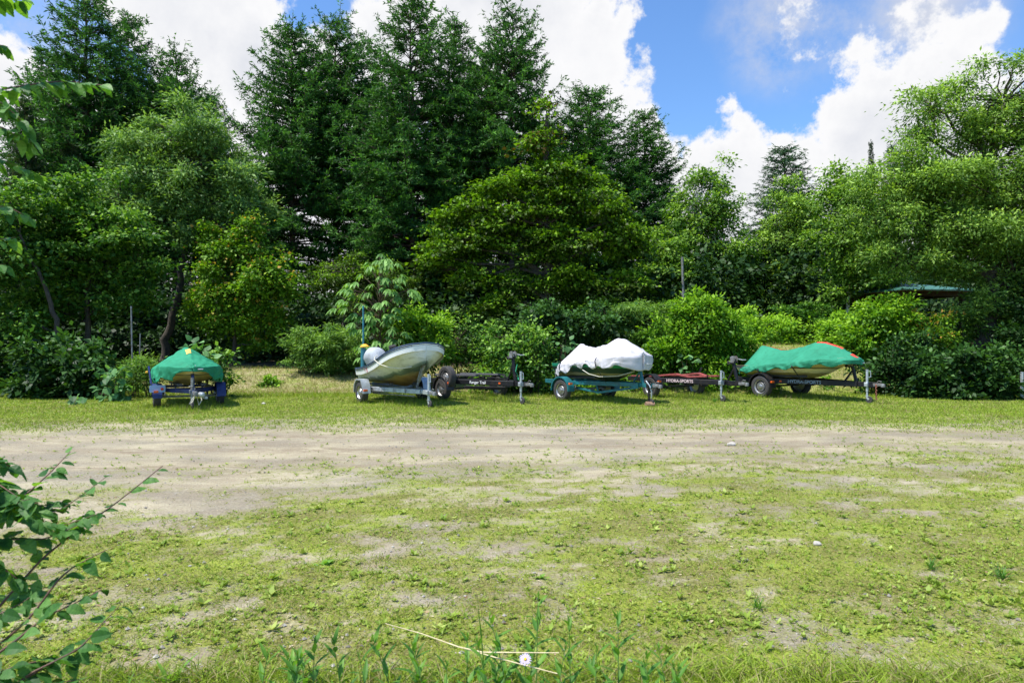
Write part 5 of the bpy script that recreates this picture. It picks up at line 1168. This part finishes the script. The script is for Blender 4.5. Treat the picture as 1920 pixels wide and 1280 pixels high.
# loose gravel, tiny stones
x, y = scatter(42000, 2.5, 13, 1.6); keep = R.random(len(x)) < np.clip(1.1-gmask(x, y), .12, 1); x, y = x[keep], y[keep]; n = len(x); s = R.uniform(.002, .0065, n)*(1+(R.random(n) < .04)*1.8)
c = np.stack([x, y, height(x, y)+s*.3], 1); oc = np.array([[1, 0, 0], [0, 1, 0], [-1, 0, 0], [0, -1, 0], [0, 0, .7], [0, 0, -.7]])
pv = c[:, None] + oc[None]*s[:, None, None]*R.uniform(.6, 1.3, (n, 6, 1)); fi = np.array([[0, 1, 4], [1, 2, 4], [2, 3, 4], [3, 0, 4]])
tag(link('gravel', quadmesh('gravel', pv[:, fi].reshape(-1, 3, 3), 3, np.repeat(R.random(n), 4)), leafmat('gravel_stone', [(.15, .135, .11), (.28, .26, .22), (.44, .41, .36)], .9, 0, .2)), kind='stuff')
# dead leaves and stalks lying about
x, y = scatter(2600, 2.6, 12, 1.3); n = len(x); a = R.uniform(0, 6.28, n); ax = np.stack([np.cos(a), np.sin(a), R.normal(0, .15, n)], 1); nn = np.stack([R.normal(0, .3, n), R.normal(0, .3, n), np.ones(n)], 1); s = R.uniform(.015, .05, n)
tag(link('dead_leaves', quadmesh('dead_leaves', leaves(np.stack([x, y, height(x, y)+.006], 1), ax, nn, s, s*R.uniform(.08, .5, n), None, .2), 4, R.random(n)), leafmat('dry_litter', [(.16, .10, .05), (.34, .25, .13), (.55, .47, .30)], .8, .1, .2)), kind='stuff')

# ------------------------------------------------------------------ weeds along the near edge
L_stem = leafmat('weed_stem_leaves', [(.06, .17, .03), (.12, .27, .04), (.22, .40, .06)], .45, .4, .45)
M_stem = mat('green_stem', (.14, .26, .05), .6, col2=(.10, .2, .04))
def nleaf(base, A, Nn, l, w, bend=.25, seg=6, ser=0.):
    """a near leaf: smooth strip both sides of a folded midrib"""
    A = unit(np.asarray(A, float)[None])[0]; S = unit(np.cross(A, Nn)[None])[0]; U = np.cross(S, A)
    t = np.linspace(0, 1, seg+1); wd = np.sin(np.pi*np.clip(t, 0, 1)**.72)**.85*w*.5; wd[0] = .02*w; wd[-1] = 0
    mid = base + A*(t*l)[:, None] - U*(bend*l*t*t)[:, None]; q = []
    wob = R.normal(size=seg+1)*.05*w
    Lf = mid + S*wd[:, None] + U*(.22*wd+wob*.5)[:, None]; Rt = mid - S*wd[:, None] + U*(.22*wd-wob*.5)[:, None]
    for i in range(seg):
        sv = ser*w
        if ser:
            n0 = Lf[i]*.45+Lf[i+1]*.55 + S*sv; q.append([mid[i], Lf[i], n0, mid[i+1]]); q.append([mid[i+1], n0, Lf[i+1], mid[i+1]*.999+Lf[i+1]*.001])
            n1 = Rt[i]*.45+Rt[i+1]*.55 - S*sv; q.append([mid[i], mid[i+1], n1, Rt[i]]); q.append([mid[i+1], mid[i+1]*.999+Rt[i+1]*.001, Rt[i+1], n1])
        else: q.append([mid[i], Lf[i], Lf[i+1], mid[i+1]]); q.append([mid[i], mid[i+1], Rt[i+1], Rt[i]])
    return q
def weed_stem(px, top, Y, n=11, w=.026, l=.11):
    b = P(px, 1300, Y); gz = float(height(b[0], Y)); h = P(px, top, Y)[2] - gz
    root = empty('weed_stem', (b[0], Y, gz), 0, 'upright leafy weed stem growing in the tall fringe at the near edge', 'weed', 'upright weeds along the near edge')
    tb = Tubes(); ln = R.normal()*.05; path = np.stack([np.linspace(0, 1, 7)**1.5*ln, R.normal()*.02*np.linspace(0, 1, 7), np.linspace(0, h, 7)], 1); tb.add(path, np.linspace(.0035, .0012, 7), 5); Q = []; T = []
    for i in range(n):
        t = .15 + .85*i/n; p = np.array([np.interp(t*6, range(7), path[:, k]) for k in range(3)]); a = i*2.4 + R.normal()*.2; e = R.uniform(.6, 1.1) + .3*(t > .85)
        q = nleaf(p, (math.cos(a)*math.cos(e), math.sin(a)*math.cos(e), math.sin(e)), (-math.cos(a)*.8, -math.sin(a)*.8, .6), l*(1.15-.5*t)*R.uniform(.8, 1.2), w*(1.1-.4*t), .25, 4); Q += q; T += [np.clip(R.normal(.45, .2), 0, 1)]*len(q)
    for i in range(7):
        a = R.uniform(0, 6.28); q = nleaf(path[-1] - [0, 0, .004*i], (math.cos(a)*.35, math.sin(a)*.35, .9), (-math.cos(a), -math.sin(a), .3), .022, .006, .1, 3); Q += q; T += [.7]*len(q)
    tb.build('stem', M_stem, root); link('leaves', quadmesh('leaves', np.array(Q), 4, np.array(T)), L_stem, root); return root
for px, top, Y in [(585, 1195, 2.75), (647, 1195, 2.8), (748, 1185, 2.8), (805, 1215, 2.7), (875, 1190, 2.9), (955, 1155, 2.9), (988, 1150, 2.95), (1005, 1115, 2.85), (1070, 1160, 2.9), (1160, 1150, 2.9), (1215, 1225, 2.7), (1258, 1215, 2.75),
                   (700, 1230, 2.6), (835, 1240, 2.6), (930, 1200, 2.65), (1115, 1215, 2.65), (1038, 1210, 2.75), (480, 1225, 2.75), (545, 1235, 2.7), (1300, 1245, 2.65)] + [(int(R.uniform(250, 1330)), int(R.uniform(1205, 1265)), R.uniform(2.5, 3.2)) for _ in range(10)]:
    weed_stem(px, top, Y, n=int(R.integers(9, 14)))
# taller grass tufts in the fringe: individual clumps
def tuft(px, py, Y, n, l, w, label, tintc=.45, spread=.9, name='grass_tuft', up=1.):
    b = P(px, py, Y); gz = float(height(b[0], Y)); Q = []; T = []
    for i in range(n):
        a = R.uniform(0, 6.28); e = R.uniform(.5, 1.45)*up; q = nleaf(np.array([R.normal()*.012, R.normal()*.012, 0]), (math.cos(a)*math.cos(e)*spread, math.sin(a)*math.cos(e)*spread, math.sin(e)), (-math.cos(a)*.8, -math.sin(a)*.8, .5), l*R.uniform(.6, 1.1), w, .35, 5)
        Q += q; T += [np.clip(R.normal(tintc, .15), 0, 1)]*len(q)
    o = link(name, quadmesh(name, np.array(Q), 4, np.array(T)), L_stem); o.location = (b[0], Y, gz); return tag(o, label, 'plant')
tuft(312, 1240, 3.15, 12, .17, .024, 'bright tuft of broad blades near the left shrub', .8)
tuft(965, 1262, 2.72, 14, .16, .02, 'star shaped rosette of pale pointed leaves at the picture bottom', .85, 1.1, 'rosette_plant', .6)
tuft(240, 1260, 3.0, 20, .14, .007, 'fine dark grass tuft at the lower left', .3)
tuft(1420, 1140, 4.1, 26, .10, .006, 'fine grass tuft right of the weed fringe', .45)
tuft(1880, 1090, 4.6, 40, .11, .006, 'dense dark grass tuft at the right edge', .2)
tuft(1745, 1070, 4.8, 36, .09, .006, 'dark grass tuft left of the one at the right edge', .2)
tuft(1340, 760, 18.0, 40, .16, .012, 'ragged tuft at the foot of the red bunk trailer jack', .25)
tuft(985, 752, 18.3, 36, .15, .012, 'small dark tuft beside the black trailer jack', .25)
tuft(610, 1060, 4.9, 9, .075, .032, 'broad leaved weed on the bare near soil', .95, 1., 'broad_weed', .7)
tuft(1015, 1085, 4.6, 8, .06, .024, 'pale leaved weed behind the tall green blade', .95, 1., 'broad_weed', .7)
# one tall blade, one dry stalk
b0 = P(908, 1262, 2.75); Q = nleaf(np.array([0, 0, 0.]), (-.08, .0, 1), (1, -.4, 0), (1262-1118)/F*2.75+.02, .012, .02, 8); o = link('tall_blade', quadmesh('tall_blade', np.array(Q), 4, np.full(len(Q), .2)), L_stem)
o.location = b0; tag(o, 'single tall dark green blade rising from the near fringe', 'grass blade')
k = MB(); pts = [P(722, 1168, 2.95), P(790, 1187, 2.9), P(860, 1212, 2.85), P(905, 1222, 2.8), P(1048, 1223, 2.72)]; k.tube([tuple(p) for p in pts], [.0012, .0022, .0028, .003, .0018], 6); k.tube([tuple(P(860, 1212, 2.85)), tuple(P(930, 1232, 2.8)), tuple(P(1045, 1262, 2.7))], [.002, .0025, .002], 6)
tag(k.build('dry_stalk', mat('dry_straw', (.72, .62, .38), .6, col2=(.55, .45, .25), scale=30)), 'pale dry straw stalk leaning across the weeds', 'stalk')
# aster
def aster():
    Y = 2.72; c = P(985, 1235, Y); gz = float(height(c[0], Y)); root = empty('aster_flower', (c[0], Y, gz), 0, 'pale lilac aster with a yellow centre, the only open flower', 'flower'); z = c[2]-gz
    tb = Tubes(); tb.add([(0.01, 0, 0), (.0, 0, z*.6), (0, .004, z)], [.002, .0016, .0012], 5); tb.build('stem', M_stem, root); Q = []; ax0 = unit(np.array([[-.1, -.75, .65]]))[0]; u = unit(np.cross(ax0, [0, 0, 1.])[None])[0]; v = np.cross(ax0, u)
    for i in range(19):
        a = i*2*math.pi/19 + R.normal()*.06; d = u*math.cos(a)+v*math.sin(a); Q += nleaf(np.array([0, 0, z])+d*.004, d + ax0*.1, ax0, .022*R.uniform(.9, 1.1), .0062, .15, 4)
    link('petals', quadmesh('petals', np.array(Q), 4, np.full(len(Q), .5)), leafmat('lilac_petals', [(.62, .52, .80), (.72, .64, .88)], .6, .3, .3, (1, 1, 1)), root)
    k = MB(); k.lathe([(0, .006), (.004, .0055), (.0065, .002), (.006, -.002)], (0, 0, z), tuple(ax0), 14); k.build('flower_centre', mat('yellow_centre', (.85, .55, .03), .8, scale=400), root)
aster()

# ------------------------------------------------------------------ near shrub at the left and overhanging branches
L_near = leafmat('elm_leaves', [(.03, .10, .025), (.065, .18, .04), (.16, .32, .085)], .38, .42, .5, tcol=(1.9, 1.8, .3))
M_cane = mat('reddish_twig', (.16, .07, .045), .6, col2=(.08, .045, .03), scale=30)
def canes(name, label, cat, base, paths, dens, ll, lw, trunkr, droop=.2, skip=0.):
    org = np.array([base[0], base[1], float(height(base[0], base[1]))]); root = empty(name, org, 0, label, cat); tb = Tubes(); Q = []; T = []
    for pts, Y0, Y1, nl, r in paths:
        m = len(pts); ys = np.linspace(Y0, Y1, m); p = np.array([P(a, b, y) for (a, b), y in zip(pts, ys)]); tt = np.linspace(0, m-1, m*5); pp = np.stack([np.interp(tt, np.arange(m), p[:, i]) for i in range(3)], 1)
        pp[1:-1] = (pp[:-2]+pp[1:-1]*2+pp[2:])/4; pp[1:-1] = (pp[:-2]+pp[1:-1]*2+pp[2:])/4
        tb.add(pp-org, np.linspace(r, r*.3, len(pp)), 6); limb(tb, (R.normal()*.03, R.normal()*.03, .0) if trunkr is None else (0, 0, trunkr), pp[0]-org, r*1.5, r, .12, 5, 8, .03)
        for i in range(nl):
            t = (i+R.random())/nl; k = t*(len(pp)-1); q = np.array([np.interp(k, np.arange(len(pp)), pp[:, c]) for c in range(3)]); k0 = int(min(k, len(pp)-2)); tg = unit((pp[k0+1]-pp[k0])[None])[0]
            sd = unit(np.cross(tg, [0, 0, 1.])[None])[0]*(1 if i % 2 else -1); A = tg*.55 + sd*.8 + R.normal(size=3)*.28; A[2] -= droop
            Nn = np.array([-.15, -.25, 1.]) + R.normal(size=3)*.35; s = R.uniform(.65, 1.15)*(1-.35*t); ql = nleaf(q-org+unit(A[None])[0]*.006, A, Nn, ll*s, lw*s, R.uniform(.05, .4), 9, .045); Q += ql; T += list(np.clip(R.normal(.5, .28) + R.normal(0, .09, len(ql)), 0, 1))
    tb.build('stem' if trunkr is None else 'trunk', M_cane, root); link('leaves' if trunkr is None else 'crown', quadmesh('leaves', np.array(Q), 4, np.array(T)), L_near, root); return root
W_ = [([(-60, 1000), (45, 930), (95, 885), (132, 846)], 1.9, 2.1, 9, .0035), ([(-60, 1200), (0, 1135), (80, 1045), (150, 990), (215, 945), (305, 873)], 1.8, 2.1, 10, .0045), ([(-40, 1240), (55, 1160), (110, 1085), (140, 1060), (200, 1030)], 1.75, 1.9, 7, .004),
      ([(-40, 1250), (30, 1200), (85, 1155), (130, 1135), (190, 1105)], 1.7, 1.85, 8, .004), ([(-50, 960), (40, 960), (110, 960), (200, 893)], 1.9, 2.05, 13, .003), ([(60, 1260), (150, 1215), (190, 1170), (227, 1132)], 1.7, 1.85, 5, .0025),
      ([(-60, 1030), (0, 1010), (80, 1012), (145, 985)], 1.85, 1.95, 13, .0035), ([(-80, 900), (-20, 900), (20, 925), (70, 950), (120, 940)], 1.9, 2.05, 15, .003), ([(-80, 960), (0, 940), (60, 975), (120, 985), (190, 960)], 1.85, 2., 16, .003),
      ([(-60, 1290), (20, 1250), (90, 1235), (170, 1240)], 1.65, 1.8, 10, .003), ([(-60, 1330), (50, 1270), (110, 1235), (175, 1205)], 1.65, 1.8, 9, .003), ([(-90, 1060), (-30, 1040), (20, 1075), (50, 1100)], 1.8, 1.85, 12, .003),
      ([(-90, 880), (-40, 860), (0, 865), (30, 880)], 1.9, 2., 9, .003), ([(-60, 1180), (0, 1150), (40, 1130), (70, 1110)], 1.75, 1.85, 6, .0025), ([(-30, 1310), (40, 1290), (100, 1280), (160, 1272)], 1.65, 1.75, 10, .003)]
W_ += [([(-90, 920+R.uniform(-40, 60)), (-20, 915+R.uniform(-30, 60)), (50+R.uniform(-20, 30), 950+R.uniform(-30, 60))], 1.9, 1.8, 11, .003) for _ in range(5)]
canes('elm_shrub', 'near elm shrub with serrated leaves and red twigs reaching in at lower left', 'shrub', (-1.75, 1.9), [(a, b, c, int(d*2.4), e) for a, b, c, d, e in W_], 1, .064, .039, None)
U_ = [([(-120, 190), (-20, 172), (60, 158), (120, 152), (192, 160)], 2.2, 2.35, 17, .004), ([(-120, 180), (-60, 165), (0, 190), (45, 230), (62, 280)], 2.1, 2.2, 14, .003), ([(-120, 260), (-40, 235), (10, 240), (40, 262)], 2.1, 2.15, 9, .003),
      ([(-120, 400), (-40, 380), (20, 390), (62, 412)], 2.2, 2.25, 7, .003), ([(-120, 470), (-30, 452), (30, 445)], 2.2, 2.25, 6, .003), ([(-100, 110), (-20, 80), (15, 88)], 2.2, 2.25, 4, .002), ([(-80, -20), (-10, -12), (30, 0), (60, -4)], 2.2, 2.3, 7, .002), ([(-120, 520), (-30, 500), (10, 495)], 2.2, 2.2, 3, .002),
      ([(-100, 300), (-30, 290), (20, 305), (66, 330)], 2.15, 2.2, 8, .002)]
canes('elm_tree', 'overhanging elm whose leafy twigs hang in at the upper left edge', 'tree', (-2.9, 2.3), [(a, b, c, int(d*2.4), e) for a, b, c, d, e in U_], 1, .076, .042, 2.2, .45)
